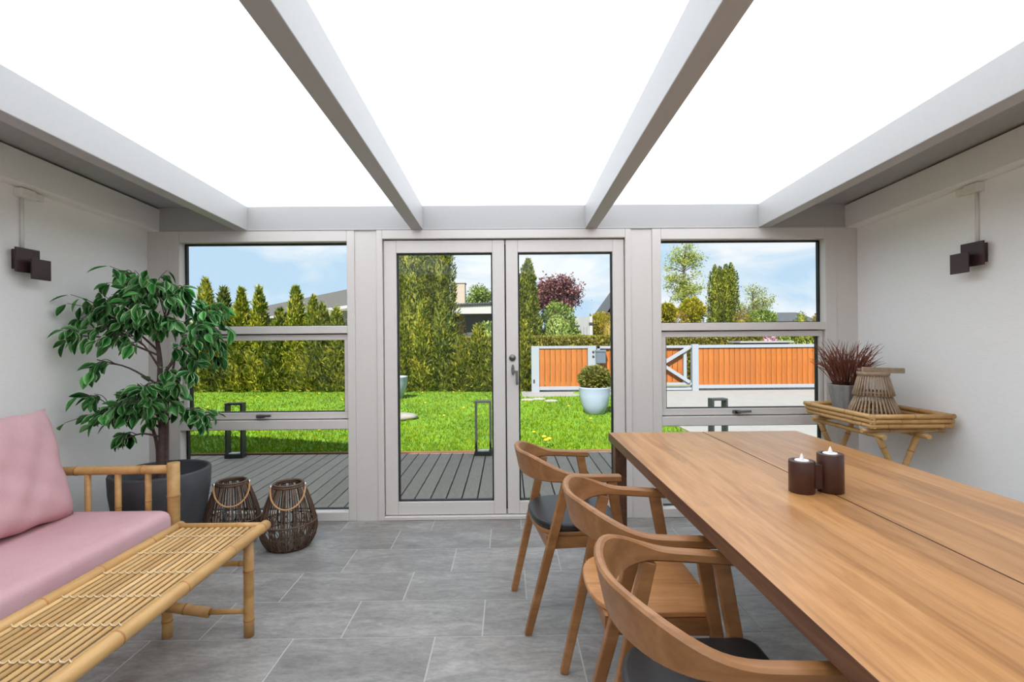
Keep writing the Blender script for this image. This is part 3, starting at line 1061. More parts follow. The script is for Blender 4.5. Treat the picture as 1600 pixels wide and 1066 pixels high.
def rounded_block(x0, x1, y0, y1, z0, z1, e=5.0, n=(18, 34, 9), puff=0.0, seed=0):
    """soft cushion slab: box whose cross sections are superellipses"""
    m_ = MB()
    nu, nv = 64, 12
    cx, cy, cz = (x0 + x1) / 2, (y0 + y1) / 2, (z0 + z1) / 2
    hx, hy, hz = (x1 - x0) / 2, (y1 - y0) / 2, (z1 - z0) / 2
    r = .05
    # plan outline with rounded corners, stacked in rounded profile
    out = []
    for (qx, qy, a0) in ((1, 1, 0), (-1, 1, 90), (-1, -1, 180), (1, -1, 270)):
        for i in range(7):
            a = math.radians(a0 + i * 15)
            out.append((qx * (hx - r) + r * math.cos(a), qy * (hy - r) + r * math.sin(a)))
    n_ = len(out)
    rings = []
    for k in range(nv + 1):
        a = -math.pi / 2 + math.pi * k / nv
        ins = r * (1 - abs(math.cos(a)) ** .7)
        z = cz + hz * math.copysign(abs(math.sin(a)) ** .55, math.sin(a))
        rings.append([(cx + x - math.copysign(min(ins, abs(x)), x), cy + y - math.copysign(min(ins, abs(y)), y), z) for x, y in out])
    vs = [p for r_ in rings for p in r_]
    fs = [(k * n_ + i, k * n_ + (i + 1) % n_, (k + 1) * n_ + (i + 1) % n_, (k + 1) * n_ + i) for k in range(nv) for i in range(n_)]
    m_.add(vs, fs, 0, True)
    m_.add(vs, [tuple(range(n_ - 1, -1, -1)), tuple(nv * n_ + i for i in range(n_))], 0, True)
    return m_


sc_ = thing('seat_cushion', 'long flat pink seat cushion lying on the bamboo sofa', 'cushion', (-2.06, 1.68, .266))
rounded_block(-2.425, -1.705, .81, 2.568, .266, .412).build('cushion_body', 'pink', sc_, world=True)


def pillow(w, h, d, n=26, seed=1):
    """stuffed back cushion in local XZ, thickness along Y"""
    rn = random.Random(seed)
    ph = [rn.uniform(0, 6.28) for _ in range(6)]
    vs, fs = [], []
    for side in (1, -1):
        for j in range(n + 1):
            for i in range(n + 1):
                u, v = -1 + 2 * i / n, -1 + 2 * j / n
                edge = max(0, (1 - abs(u) ** 3.2)) * max(0, (1 - abs(v) ** 3.2))
                th = d / 2 * edge ** .42
                # waist the sides so the corners stay pointed
                x = u * w / 2 * (1 - .055 * (1 - v * v))
                z = v * h / 2 * (1 - .060 * (1 - u * u))
                wr = .007 * edge ** .3 * (math.sin(9 * u + 5 * v + ph[0]) * math.sin(7 * v + ph[1]) + .6 * math.sin(16 * u - 6 * v + ph[2]))
                # creases running in from the seams
                cr = .008 * (abs(v) ** 4) * math.sin(15 * u + ph[3]) * edge ** .5 + .003 * (abs(u) ** 5) * math.sin(11 * v + ph[4]) * edge ** .5
                vs.append((x, side * (th + (wr + cr) * (edge > 0)), z + (.004 * math.sin(14 * u + ph[5]) if abs(v) > .95 else 0)))
    o = (n + 1) ** 2
    for j in range(n):
        for i in range(n):
            a = j * (n + 1) + i
            fs.append((a, a + n + 1, a + n + 2, a + 1))
            fs.append((o + a, o + a + 1, o + a + n + 2, o + a + n + 1))
    return MB().add(vs, fs, 0, True)


bc = thing('back_cushion', 'large soft pink back cushion propped upright on the sofa', 'cushion', (-2.16, 2.10, .412))
po = pillow(.80, .54, .20, 30, 3)
R_ = Matrix.Rotation(math.radians(90), 4, 'Z')
T_ = Matrix.Rotation(math.radians(-15), 4, 'Y')
po.v = [tuple(T_ @ (R_ @ Vector((x, y, z + .27)))) for x, y, z in po.v]
po.build('cushion_body', 'pink', bc)

# ================================================================== bamboo coffee bench
BX0, BX1, BY0, BY1, BZ = -1.478, -1.098, 1.0, 2.235, .455
bn = thing('bamboo_bench', 'low bamboo bench table with split-cane top in front of the sofa', 'bench', ((BX0 + BX1) / 2, (BY0 + BY1) / 2, 0))
bam('side_pole', (BX0, BY0 - .03, BZ - .022), (BX0, BY1 + .03, BZ - .022), .022, bn, .26, .3)
bam('side_pole', (BX1, BY0 - .03, BZ - .022), (BX1, BY1 + .03, BZ - .022), .023, bn, .26, .55)
bam('end_pole', (BX0, BY0, BZ - .018), (BX1, BY0, BZ - .018), .014, bn, .3, .9)
bam('end_pole', (BX0, BY1, BZ - .014), (BX1, BY1, BZ - .014), .014, bn, .3, .9)
NS = 13
inner0, inner1 = BX0 + .022, BX1 - .022
pit = (inner1 - inner0) / NS
for k in range(NS):
    xa = inner0 + k * pit
    s_ = MB()
    # split cane: half-round upper side
    prof = []
    wv = pit - .0075
    for i in range(7):
        a = math.pi * i / 6
        prof.append((xa + pit / 2 - wv / 2 * math.cos(a), BZ - .022 + .008 * math.sin(a)))
    n_ = len(prof)
    ya, yb = BY0 + .008, BY1 - .008
    vs = [(x, ya, z) for x, z in prof] + [(x, yb, z) for x, z in prof]
    fs = [(i, i + 1, n_ + i + 1, n_ + i) for i in range(n_ - 1)] + [tuple(range(n_)), tuple(range(2 * n_ - 1, n_ - 1, -1)), (n_ - 1, 0, n_, 2 * n_ - 1)]
    s_.add(vs, fs, 0, True)
    s_.build('slat', 'bamboo_split', bn, world=True)
for y in [1.13 + .165 * q for q in range(7)]:
    lc = MB()
    pts = []
    for i in range(NS * 4 + 1):
        t = i / 4
        x = inner0 + t * pit
        ph = (i % 4)
        pts.append((x, y + (.006 if ph in (1,) else -.005 if ph == 3 else 0), BZ - (.0125 if ph in (1, 2, 3) else .017)))
    lc.tube(pts, .0021, 5)
    lc.build('lacing', 'lacing', bn, world=True)
    bam('under_batten', (BX0, y, BZ - .034), (BX1, y, BZ - .034), .009, bn, .4, .5)
for y in (BY0 + .07, BY1 - .085):
    for x in (BX0 + .012, BX1 - .02):
        bam('leg', (x, y, 0), (x, y, BZ - .04), .0205, bn, .2, .35)
    bam('upper_stretcher', (BX0, y, .31), (BX1 - .02, y, .31), .0115, bn, .2, .5)
    o = MB()
    o.bamboo((BX0 + .012, y - .02, .142), (BX0 + .20, y - .012, .108), .021, .15, 12, .6)
    o.tube([(BX0 + .19, y - .012, .110), (BX1 - .02, y, .106)], .011, 10)
    o.build('lower_stretcher', ['bamboo', 'bamboo_node'], bn, world=True)

# ================================================================== potted ficus
PX, PY = -2.06, 2.98
pl = thing('potted_ficus', 'tall artificial ficus with glossy green leaves in a dark grey pot by the left wall', 'plant', (PX, PY, 0))
pot = MB().lathe([(0, 0), (.15, 0), (.158, .006), (.20, .13), (.235, .28), (.252, .40), (.256, .498), (.252, .508), (.236, .508), (.232, .496), (.226, .42), (0, .42)], seg=56)
pot.build('pot', 'pot_dark', pl)
so = MB().lathe([(.227, .420), (.2, .432), (.12, .44), (0, .445)], seg=32)
so.build('soil', 'soil', pl)


def cat(pts, m=6):
    """smooth polyline"""
    P = [Vector(p) for p in pts]
    out = []
    for i in range(len(P) - 1):
        p0, p1, p2, p3 = P[max(i - 1, 0)], P[i], P[i + 1], P[min(i + 2, len(P) - 1)]
        for k in range(m):
            t = k / m
            out.append(.5 * ((2 * p1) + (p2 - p0) * t + (2 * p0 - 5 * p1 + 4 * p2 - p3) * t * t + (3 * p1 - p0 - 3 * p2 + p3) * t ** 3))
    out.append(P[-1])
    return out


def taper(n, a, b_):
    return [a + (b_ - a) * i / (n - 1) for i in range(n)]


def px2(px, py, y):
    """image measure to a point on the plane at distance y (used to read sizes off the photograph)"""
    yy = py + .0083 * (px - 800)
    return Vector(((px - 793) * y / FOC, y, CAM_Z - (yy - 531) * y / FOC))


trunk_pts = [(0, 0, .43), (.005, .005, .7), (-.004, .0, .95), (.0, -.005, 1.15), (-.02, -.01, 1.32), (-.05, -.02, 1.48)]
tk = MB()
cp = cat(trunk_pts)
tk.tube(cp, taper(len(cp), .024, .006), 10)
tk.build('trunk', 'bark', pl)
tk2 = MB()
cp = cat([(-.03, .01, .43), (-.035, .02, .62), (-.06, .01, .76), (-.11, -.01, .90), (-.16, -.03, 1.0)])
tk2.tube(cp, taper(len(cp), .012, .004), 8)
cp = cat([(.03, .0, .43), (.028, .01, .75), (.05, -.01, .95), (.09, -.02, 1.12), (.12, -.03, 1.25)])
tk2.tube(cp, taper(len(cp), .012, .004), 8)
tk2.build('side_stem', 'bark', pl)

# leaf: pointed oval folded at the midrib, cream margin
def ficus_leaf(w, l, droop, name):
    prof = [(0, 0), (.45, .14), (.86, .36), (1, .52), (.82, .70), (.42, .88), (0, 1.0)]
    m_ = MB()
    vs, fs, mi = [], [], []
    mid, inn, out_ = {}, {}, {}
    for i, (a, t) in enumerate(prof):
        z = -droop * t * t * l
        mid[i] = len(vs)
        vs.append((0, t * l, z))
    for s_ in (-1, 1):
        for i, (a, t) in enumerate(prof):
            if a == 0:
                continue
            z = -droop * t * t * l
            for key, k in ((inn, .87), (out_, 1.0)):
                key[(s_, i)] = len(vs)
                vs.append((s_ * a * w / 2 * k, t * l, z + abs(a) * w * .18 * k))
        r = range(1, len(prof) - 1)
        n_ = len(prof) - 1
        f = [(mid[0], inn[(s_, 1)], mid[1])] + [(mid[i], inn[(s_, i)], inn[(s_, i + 1)], mid[i + 1]) for i in range(1, n_ - 1)] + [(mid[n_ - 1], inn[(s_, n_ - 1)], mid[n_])]
        m_f = [(mid[0], out_[(s_, 1)], inn[(s_, 1)])] + [(inn[(s_, i)], out_[(s_, i)], out_[(s_, i + 1)], inn[(s_, i + 1)]) for i in range(1, n_ - 1)] + [(inn[(s_, n_ - 1)], out_[(s_, n_ - 1)], mid[n_])]
        if s_ < 0:
            pass
        fs += f
        mi += [0] * len(f)
        fs += m_f
        mi += [1] * len(m_f)
    me = bpy.data.meshes.new(name)
    me.from_pydata(vs, [], fs)
    me.materials.append(M['ficus_leaf'])
    me.materials.append(M['leaf_rim'])
    me.polygons.foreach_set('material_index', mi)
    me.polygons.foreach_set('use_smooth', [True] * len(fs))
    me.update()
    return me


leaf_meshes = [ficus_leaf(.048, .088, .15, 'leaf'), ficus_leaf(.044, .082, .35, 'leaf'), ficus_leaf(.052, .094, .25, 'leaf'), ficus_leaf(.040, .074, .1, 'leaf')]
clusters = [(232, 452, 52, 36, 74, .0, 1.42), (292, 446, 14, 24, 9, .05, 1.42), (168, 492, 44, 40, 58, -.05, 1.30), (128, 524, 14, 14, 10, -.18, 1.28),
            (156, 562, 16, 22, 10, -.12, 1.1), (242, 505, 46, 34, 46, -.05, 1.25), (325, 508, 34, 40, 78, .02, 1.15), (300, 562, 34, 36, 40, .02, 1.0),
            (178, 636, 46, 32, 62, -.1, .85), (236, 628, 46, 38, 66, -.06, .85), (296, 640, 30, 34, 30, -.02, .85), (192, 688, 9, 20, 9, -.08, .8),
            (205, 520, 36, 30, 26, -.1, 1.2), (268, 468, 34, 30, 28, .0, 1.36), (345, 496, 14, 34, 16, .0, 1.15), (270, 600, 34, 26, 22, -.08, .95), (212, 428, 22, 12, 14, .02, 1.45)]
leaves = []
br = MB()
rl = random.Random(11)
for (cx, cy, rx, ry, n_, dy, z0) in clusters:
    n_ = int(n_ * 1.8)
    y = PY + dy
    c = px2(cx, cy, y)
    start = Vector((PX, PY, z0 - .10))
    mid = start.lerp(c, .5) + Vector((0, 0, .03))
    cp = cat([start, mid, c], 5)
    br.tube(cp, taper(len(cp), .007, .003), 6)
    nt_ = max(2, n_ // 7)
    sx, sz = rx * y / FOC, ry * y / FOC
    for q in range(nt_):
        th, rr = rl.uniform(0, 6.283), math.sqrt(rl.uniform(.15, 1))
        tip = c + Vector((sx * rr * math.cos(th), rl.uniform(-.17, .13) * min(1, rx / 30), sz * rr * math.sin(th)))
        tip.x = max(tip.x, XL + .06)
        tip.y = min(tip.y, YB - .10)
        a = cp[rl.randrange(len(cp) // 2, len(cp))]
        tw = cat([a, a.lerp(tip, .5) + Vector((0, 0, .025)), tip], 4)
        br.tube(tw, taper(len(tw), .0032, .0014), 5)
        k = max(1, round(n_ / nt_))
        for i in range(k):
            t = 1.0 if i == 0 else rl.uniform(.3, 1.0)
            p = tw[min(len(tw) - 1, int(t * (len(tw) - 1)))]
            out_dir = (p - Vector((PX, PY, p.z - .02)))
            az = math.atan2(out_dir.y, out_dir.x) + rl.gauss(0, 1.0)
            pit_ = rl.gauss(-.75, .45)
            roll_ = rl.gauss(0, .5)
            d = Vector((math.cos(az) * math.cos(pit_), math.sin(az) * math.cos(pit_), math.sin(pit_)))
            base = p + d * .008
            tipp = base + d * .09
            if tipp.x < XL + .01 or tipp.y > YB - .03:
                d.x = abs(d.x) if tipp.x < XL + .01 else d.x
                d.y = -abs(d.y) if tipp.y > YB - .03 else d.y
            rot = d.to_track_quat('Y', 'Z').to_matrix().to_4x4() @ Matrix.Rotation(roll_, 4, 'Y')
            leaves.append((base, rot, rl.uniform(.78, 1.12)))
br.build('branch', 'bark', pl, world=True)
rl.shuffle(leaves)
for (p, rot, s_) in leaves[:300]:
    o = link('leaf', leaf_meshes[rl.randrange(4)], pl)
    o.matrix_local = Matrix.Translation(p - pl.location) @ rot @ Matrix.Scale(s_, 4)
if len(leaves) > 300:
    src = leaf_meshes[0]
    vv = [v_.co.copy() for v_ in src.vertices]
    ff = [tuple(p_.vertices) for p_ in src.polygons]
    fm = [p_.material_index for p_ in src.polygons]
    st_ = MB()
    for (p, rot, s_) in leaves[300:]:
        mt = Matrix.Translation(p) @ rot @ Matrix.Scale(s_, 4)
        o_ = len(st_.v)
        st_.v += [tuple(mt @ q) for q in vv]
        st_.f += [tuple(i + o_ for i in f) for f in ff]
        st_.m += fm
        st_.sm += [True] * len(ff)
    o = st_.build('more_leaves', ['ficus_leaf', 'leaf_rim'], pl, world=True)
    tag(o, kind='stuff')

# ================================================================== rattan floor lanterns
LP = [(.10, 0), (.128, .012), (.152, .055), (.163, .105), (.160, .15), (.148, .20), (.130, .26), (.108, .32), (.086, .372)]


def lp_r(z):
    for (r0, z0), (r1, z1) in zip(LP, LP[1:]):
        if z <= z1:
            return r0 + (r1 - r0) * (z - z0) / (z1 - z0)
    return LP[-1][0]


def floor_lantern(x, y, rz, label):
    la_ = thing('rattan_lantern', label, 'lantern', (x, y, 0), rz, 'dark rattan lanterns on the floor')
    # uprights, in small bundles
    ribs = MB()
    for k in range(42):
        a = 2 * math.pi * (k + .30 * (k % 3 - 1) * -1) / 42
        pts = [(r * math.cos(a), r * math.sin(a), z + .006) for r, z in LP]
        ribs.tube(pts, .0042, 5)
    o = ribs.build('rattan_ribs', 'rattan_dark', la_)
    weave = MB()
    for k in range(18):
        a0 = 2 * math.pi * k / 18
        for sgn in (-1, 1):
            pts = []
            for i in range(9):
                t = i / 8
                z = .01 + .14 * math.sin(math.pi * t / 1.0 * .5)
                a = a0 + sgn * .55 * t
                r = lp_r(z) + .004
                pts.append((r * math.cos(a), r * math.sin(a), z))
            weave.tube(pts, .0026, 4)
    weave.build('lower_weave', 'rattan_dark', la_)
    for z, r in ((.008, .0075), (.082, .004), (.152, .005)):
        rg = MB()
        rr = lp_r(z) + .003
        rg.tube([(rr * math.cos(2 * math.pi * i / 36), rr * math.sin(2 * math.pi * i / 36), z + .004) for i in range(36)], r, 7, closed=True)
        rg.build('ring', 'rattan_dark', la_)
    rg = MB()
    for dz, rr in ((.372, .086), (.383, .083)):
        rg.tube([(rr * math.cos(2 * math.pi * i / 36), rr * math.sin(2 * math.pi * i / 36), dz) for i in range(36)], .0085, 8, closed=True)
    rg.build('top_rim', 'rattan_dark', la_)
    MB().lathe([(.0, .012), (.118, .012), (.118, .018), (0, .018)], seg=28).build('base_plate', 'rattan_dark', la_)
    gl_ = MB().lathe([(.048, .020), (.05, .022), (.05, .23), (.047, .23), (.047, .026), (.0, .026)], seg=28)
    gl_.build('glass_cylinder', 'lantern_glass', la_)
    hnd = MB()
    pts = []
    for i in range(21):
        a = math.pi * i / 20
        pts.append((-.098 * math.cos(a), -.088 - .012 * math.sin(a) - .035 * math.sin(a), .368 - .105 * math.sin(a) ** .9))
    pts = [(p[0], -math.sqrt(max(0, (lp_r(min(p[2], .37)) + .014) ** 2 - p[0] ** 2)) - .002, p[2]) for p in pts]
    hnd.tube(pts, .0055, 8)
    h_ = hnd.build('carry_handle', 'cane', la_)
    cl = MB()
    for s_ in (-1, 1):
        cl.tube([(s_ * .097, -.02, .352), (s_ * .097, -.02, .385)], .007, 8)
    cl.build('handle_clip', 'chrome', h_)
    return la_


floor_lantern(-1.742, 3.16, .46, 'dark rattan floor lantern between the plant pot and its twin, partly behind the bench')
floor_lantern(-1.362, 3.10, .34, 'dark rattan floor lantern standing clear beside the bamboo bench corner')

# ================================================================== tray table
RX0, RX1, RY0, RY1, RZ = 2.0, 2.425, 2.72, 3.30, .752
tt = thing('tray_table', 'folding bamboo tray table with three-cane rim by the right wall', 'table', ((RX0 + RX1) / 2, (RY0 + RY1) / 2, 0))
for k in range(3):
    z = RZ + .016 + k * .0265
    e = .006 * k
    x0, x1, y0, y1 = RX0 - e, RX1 + e * .3, RY0 - e, RY1 + e
    bam('rim_cane', (x0, y0 - .012, z), (x0, y1 + .012, z), .0135, tt, .34, .25 + .2 * k)
    bam('rim_cane', (x1, y0 - .012, z), (x1, y1 + .012, z), .0135, tt, .34, .35 + .15 * k)
    bam('rim_cane', (x0 - .012, y0, z), (x1 + .012, y0, z), .0135, tt, .30, .3 + .25 * k)
    bam('rim_cane', (x0 - .012, y1, z), (x1 + .012, y1, z), .0135, tt, .30, .6)
for k in range(20):
    x = RX0 + .02 + k * (RX1 - RX0 - .04) / 19
    MB().tube([(x, RY0, RZ + .024), (x, RY1, RZ + .024)], .0105, 8).build('tray_slat', 'bamboo_split', tt, world=True)
for y in (RY0 + .06, RY1 - .07):
    bam('cross_bar', (RX0 - .02, y, RZ - .018), (RX1 + .02, y, RZ - .018), .013, tt, .3, .5)
for x in (RX0 + .05, RX1 - .13):
    bam('leg_bar', (x, RY0 - .02, RZ - .042), (x, RY1 + .02, RZ - .042), .014, tt, .3, .4)
for y in (RY0 + .03, RY1 - .03):
    bam('leg', (RX0 + .05, y, RZ - .045), (RX1 - .06, y, .0), .0155, tt, .22, .3)
    bam('leg', (RX1 - .13, y + .03, RZ - .045), (RX0 + .00, y + .03, .0), .0155, tt, .22, .45)
for x in (RX0 + .03, RX1 - .09):
    bam('foot_bar', (x, RY0 + .03, .10), (x, RY1, .10), .013, tt, .3, .4)

# grey fluted pot with dry grass
dg_ = thing('dried_grass_pot', 'fluted grey pot of rust-brown dried grass on the tray table', 'plant', (2.15, 3.16, RZ + .035))
fp = MB().lathe([(0, 0), (.062, 0), (.066, .01), (.094, .165), (.096, .172), (.088, .172), (.084, .16), (0, .155)], seg=72,
                rfun=lambda a, z: 1 + .055 * math.cos(13 * a + z * 5))
fp.build('pot', 'pot_flute', dg_)
gr_ = MB()
rg_ = random.Random(5)
for k in range(330):
    a = rg_.uniform(0, 6.283)
    sp = rg_.uniform(0, 1) ** .7
    L = rg_.uniform(.18, .33)
    r0 = .07 * math.sqrt(rg_.random())
    p0 = Vector((r0 * math.cos(a), r0 * math.sin(a), .155))
    out = Vector((math.cos(a), math.sin(a), 0)) * sp * .50 + Vector((rg_.gauss(0, .12), rg_.gauss(0, .12), 1))
    out.normalize()
    cv = Vector((math.cos(a + rg_.gauss(0, .9)), math.sin(a + rg_.gauss(0, .9)), -.3)) * rg_.uniform(.1, .5)
    pts = [p0 + out * (L * t) + cv * (L * t * t * t) for t in (0, .3, .6, .8, 1)]
    if max(math.hypot(p.x, p.y) for p in pts) > .21 or max(p.x for p in pts) > .31 or max(p.y for p in pts) > .33:
        continue
    gr_.tube(pts, [.0014, .0018, .0026, .0024, .0008], 4)
go_ = gr_.build('dried_grass', 'dry_grass', dg_)
tag(go_, kind='stuff')

# two-tier wicker lantern
wk = thing('wicker_lantern', 'two-tier flared wicker lantern with flat handle on the tray table', 'lantern', (2.165, 2.94, RZ + .035), .1)
wk.scale = (1, 1, 1.2)


def tier(z0, z1, r0, r1, n_, name):
    t = MB()
    for k in range(n_):
        a = 2 * math.pi * k / n_
        t.tube([(r0 * math.cos(a), r0 * math.sin(a), z0), (r1 * math.cos(a), r1 * math.sin(a), z1)], [.0058, .0052], 6)
    t.build(name, 'wicker', wk)


tier(.002, .115, .140, .082, 38, 'lower_slats')
tier(.106, .205, .102, .072, 34, 'upper_slats')
for z, r in ((.010, .128), (.108, .086), (.122, .090), (.203, .072)):
    MB().tube([(r * math.cos(2 * math.pi * i / 36), r * math.sin(2 * math.pi * i / 36), z) for i in range(36)], .006, 6, closed=True).build('ring', 'wicker', wk)
MB().lathe([(.050, .205), (.082, .205), (.083, .222), (.050, .222), (.050, .205)], seg=36).build('top_collar', 'wicker', wk)
o = MB()
o.bar((-.07, .0, .233), (.155, -.05, .226), .026, .018, side=(0, 0, 1))
o.bar((-.07, .03, .233), (.155, -.02, .226), .010, .018, side=(0, 0, 1))
o.build('flat_handle', 'wicker', wk, bevel=.003)

# ================================================================== garden: pots, lamps, stones, flowers


def sprays(P, D, L, W, rg):
    """leaf sprays as long diamonds: base P, direction D, length L, width W"""
    n_ = len(P)
    D = D / np.linalg.norm(D, axis=1, keepdims=True)
    R = rg.normal(size=(n_, 3))
    S = np.cross(D, R)
    S /= np.linalg.norm(S, axis=1, keepdims=True) + 1e-9
    L, W = L[:, None], W[:, None]
    fold = np.cross(D, S) * W * .25
    v = np.stack([P, P + D * L * .5 + S * W * .5 + fold, P + D * L, P + D * L * .5 - S * W * .5 + fold], 1).reshape(-1, 3)
    return v, np.arange(len(v)).reshape(-1, 4)


def core_quads(zr, seg=14, wob=None):
    v, f = [], []
    for r, z in zr:
        for k in range(seg):
            a = 2 * np.pi * k / seg
            v.append((r * math.cos(a), r * math.sin(a), z))
    for i in range(len(zr) - 1):
        for k in range(seg):
            k2 = (k + 1) % seg
            f.append((i * seg + k, i * seg + k2, (i + 1) * seg + k2, (i + 1) * seg + k))
    return np.array(v), np.array(f)


def join(*vf):
    vs, fs, o = [], [], 0
    for v, f in vf:
        vs.append(v)
        fs.append(f + o)
        o += len(v)
    return np.concatenate(vs), np.concatenate(fs)


def conifer_mesh(h, R, mat, seed, n=2400, taper_p=1.5, flat=0.0, leafl=(.07, .16), blunt=.04):
    rg = np.random.default_rng(seed)

    def prof(t):
        return R * np.clip((1 - t ** taper_p), 0, 1) ** .66 * (1 - flat) + R * flat * np.clip((1 - t) * 9, 0, 1) + blunt * (1 - t)
    t = rg.random(n * 3)
    t = t[rg.random(n * 3) < (prof(t) / prof(np.zeros(1)) * .85 + .12)][:n]
    a = rg.uniform(0, 2 * np.pi, len(t))
    lump = 1 + .13 * np.sin(a * 3 + seed + 3 * t) + .13 * np.sin(a * 6 + t * 19 + seed) + .09 * np.sin(t * 47 + a * 3)
    r = prof(t) * lump * rg.uniform(.70, 1.10, len(t))
    P = np.stack([r * np.cos(a), r * np.sin(a), t * (h - .10) + .02], -1)
    k_ = (.75 * (1 - t) + .15)
    D = np.stack([np.cos(a) * k_, np.sin(a) * k_, np.full(len(t), .85)], -1) + rg.normal(0, .34, (len(t), 3))
    v, f = sprays(P, D, rg.uniform(*leafl, len(t)), rg.uniform(.025, .06, len(t)), rg)
    zr = [(float(prof(np.array([q]))[0]) * .66 + .004, q * (h - .12)) for q in np.linspace(0, .97, 9)]
    return quick_mesh('foliage', *join(core_quads(zr), (v, f)), mat)


def plant_thing(name, label, cat, loc, me, group=None, rz=0.0, sc=(1, 1, 1), stem=None):
    lift = loc[2] - GZ
    loc = (loc[0], loc[1], GZ)
    t = thing(name, label, cat, loc, rz, group)
    o = link('foliage', me, t)
    o.scale = sc
    o.location = (0, 0, lift)
    tag(o, kind='stuff')
    if stem is None and lift > .05:
        stem = (.05, lift)
    if stem:
        r, h = stem
        MB().tube([(0, 0, -.03), (.01, 0, h * .5), (0, .01, h)], [r, r * .8, r * .5], 8).build('trunk', 'trunk', t)
    return t


# ---- hedge row of young conifers: (photo x of the tip, photo y of the tip, distance)
row = [(262, 470, 14.3, ''), (290, 486, 14.2, ''), (325, 434, 14.1, 'tall slim hedge conifer, leftmost seen above the plant in the left window'),
       (352, 447, 14.1, 'hedge conifer second from left of the tips in the left window'),
       (380, 447, 14.0, 'broad bright hedge conifer third from left of the tips in the left window'),
       (407, 447, 14.0, 'twin-tipped hedge conifer left of the small yellow one in the left window'),
       (440, 481, 14.0, 'short yellow-tipped hedge conifer in front of the white house wall'),
       (464, 446, 14.0, 'tall hedge conifer with the highest tip against the grey roof'),
       (491, 462, 13.9, 'hedge conifer just right of the tallest tip against the grey roof'),
       (505, 474, 13.9, 'small yellowish hedge conifer before the white porch beam'),
       (527, 480, 13.9, 'short hedge conifer at the right edge of the left window'),
       (558, 470, 13.9, ''), (590, 480, 13.9, ''),
       (631, 504, 13.7, 'hedge conifer at the left edge of the left door pane, behind the blue pot'),
       (662, 470, 13.7, 'slender hedge conifer second from left in the left door pane'),
       (694, 480, 13.7, 'golden-edged hedge conifer in the middle of the left door pane'),
       (722, 524, 13.6, 'short hedge conifer below the clipped golden yew in the left door pane'),
       (748, 506, 13.6, 'hedge conifer at the right edge of the left door pane'),
       (776, 515, 13.5, ''), (818, 500, 13.5, 'last hedge conifer beside the end post of the wooden fence')]
hid = 0
for i, (px, py, Y, lb) in enumerate(row):
    tip = px2(px, py, Y)
    h = tip.z - GZ
    if not lb:
        hid += 1
        lb = ('hedge conifer of the row behind the potted ficus', 'hedge conifer of the row behind the potted ficus, beside the window frame',
              'hedge conifer hidden behind the post left of the door', 'hedge conifer hidden behind the post beside the left door leaf',
              'hedge conifer behind the meeting stiles of the double door')[hid - 1]
    me = conifer_mesh(h, random.Random(i).uniform(.30, .35), 'thuja' if i % 3 else 'thuja_dark', 100 + i, 5200, 1.1 + .2 * (i % 4), leafl=(.07, .19), blunt=.04)
    plant_thing('hedge_conifer', lb, 'conifer', (tip.x, Y, GZ), me, 'young conifers in the hedge row', rz=i * 1.3, stem=(.04, .5))

# low filler growth at the foot of the hedge
# ---- tall conifers behind the hedge
for (px, py, Y, R, lb, s_, fl_) in (
        (653, 366, 17.5, .84, 'massive tall dark conifer with blunt top in the left door pane', 1, .72),
        (691, 350, 17.2, .42, 'tall narrow conifer against the massive dark one in the left door pane', 2, .5),
        (806, 420, 17.5, .36, 'tall conifer half hidden by the door stile in the right door pane', 3, .25),
        (826, 403, 17.5, .34, 'tall spire-shaped conifer at the left of the copper beech', 4, .2)):
    tip = px2(px, py, Y)
    me = conifer_mesh(tip.z - GZ, R, 'thuja_dark', 300 + s_, 13000 if R > .6 else 6500, 2.5, fl_, leafl=(.08, .2), blunt=.05)
    plant_thing('tall_conifer', lb, 'conifer', (tip.x, Y, GZ), me, 'tall conifers behind the hedge', stem=(.07, .8))
for i, (px, py) in enumerate(((1119, 412), (1127, 414), (1136, 411), (1145, 408))):
    tip = px2(px, py, 21)
    me = conifer_mesh(tip.z - GZ, .27, 'thuja_dark', 400 + i, 5000, 5.0, .45, leafl=(.06, .12), blunt=.02)
    plant_thing('column_conifer', ('leftmost', 'second from left', 'third from left', 'rightmost and tallest')[i] + ' column of the clipped conifer clump in the right window',
                'conifer', (tip.x, 21 + .05 * (i % 2), GZ), me, 'clipped column conifers in the right window', stem=(.05, .5))


def blob_mesh(rx, ry, rz_, mat, seed, n=2400, leafl=(.06, .12), wr=.6, bottom=-1.0, rough=.12, square=2.0):
    """clipped or naturally rounded shrub: leaf sprays over a (super)ellipsoid"""
    rg = np.random.default_rng(seed)
    d = rg.normal(size=(n, 3))
    d /= np.linalg.norm(d, axis=1, keepdims=True)
    d[:, 2] = np.maximum(d[:, 2], bottom)
    k = (np.abs(d) ** square).sum(1) ** (-1 / square)
    lump = 1 + rough * (np.sin(d[:, 0] * 5 + seed) * np.sin(d[:, 2] * 6 + 1) + .6 * np.sin(d[:, 1] * 9 + d[:, 0] * 4))
    r = k * lump * rg.uniform(.86, 1.03, n)
    P = d * r[:, None] * np.array([rx, ry, rz_])
    D = d + rg.normal(0, .55, (n, 3)) + np.array([0, 0, .25])
    L = rg.uniform(*leafl, n)
    v, f = sprays(P, D, L, L * wr, rg)
    lat = np.linspace(-math.pi / 2 * min(1, -bottom if bottom > -1 else 1), math.pi / 2 * .98, 9)
    cz = []
    for q in lat:
        kk = (abs(math.cos(q)) ** square + abs(math.sin(q)) ** square) ** (-1 / square) * .80
        cz.append((math.cos(q) * kk * rx, math.sin(q) * kk * rz_))
    cv, cf = core_quads(cz)
    cv[:, 1] *= ry / rx
    return quick_mesh('foliage', *join((cv, cf), (v, f)), mat)


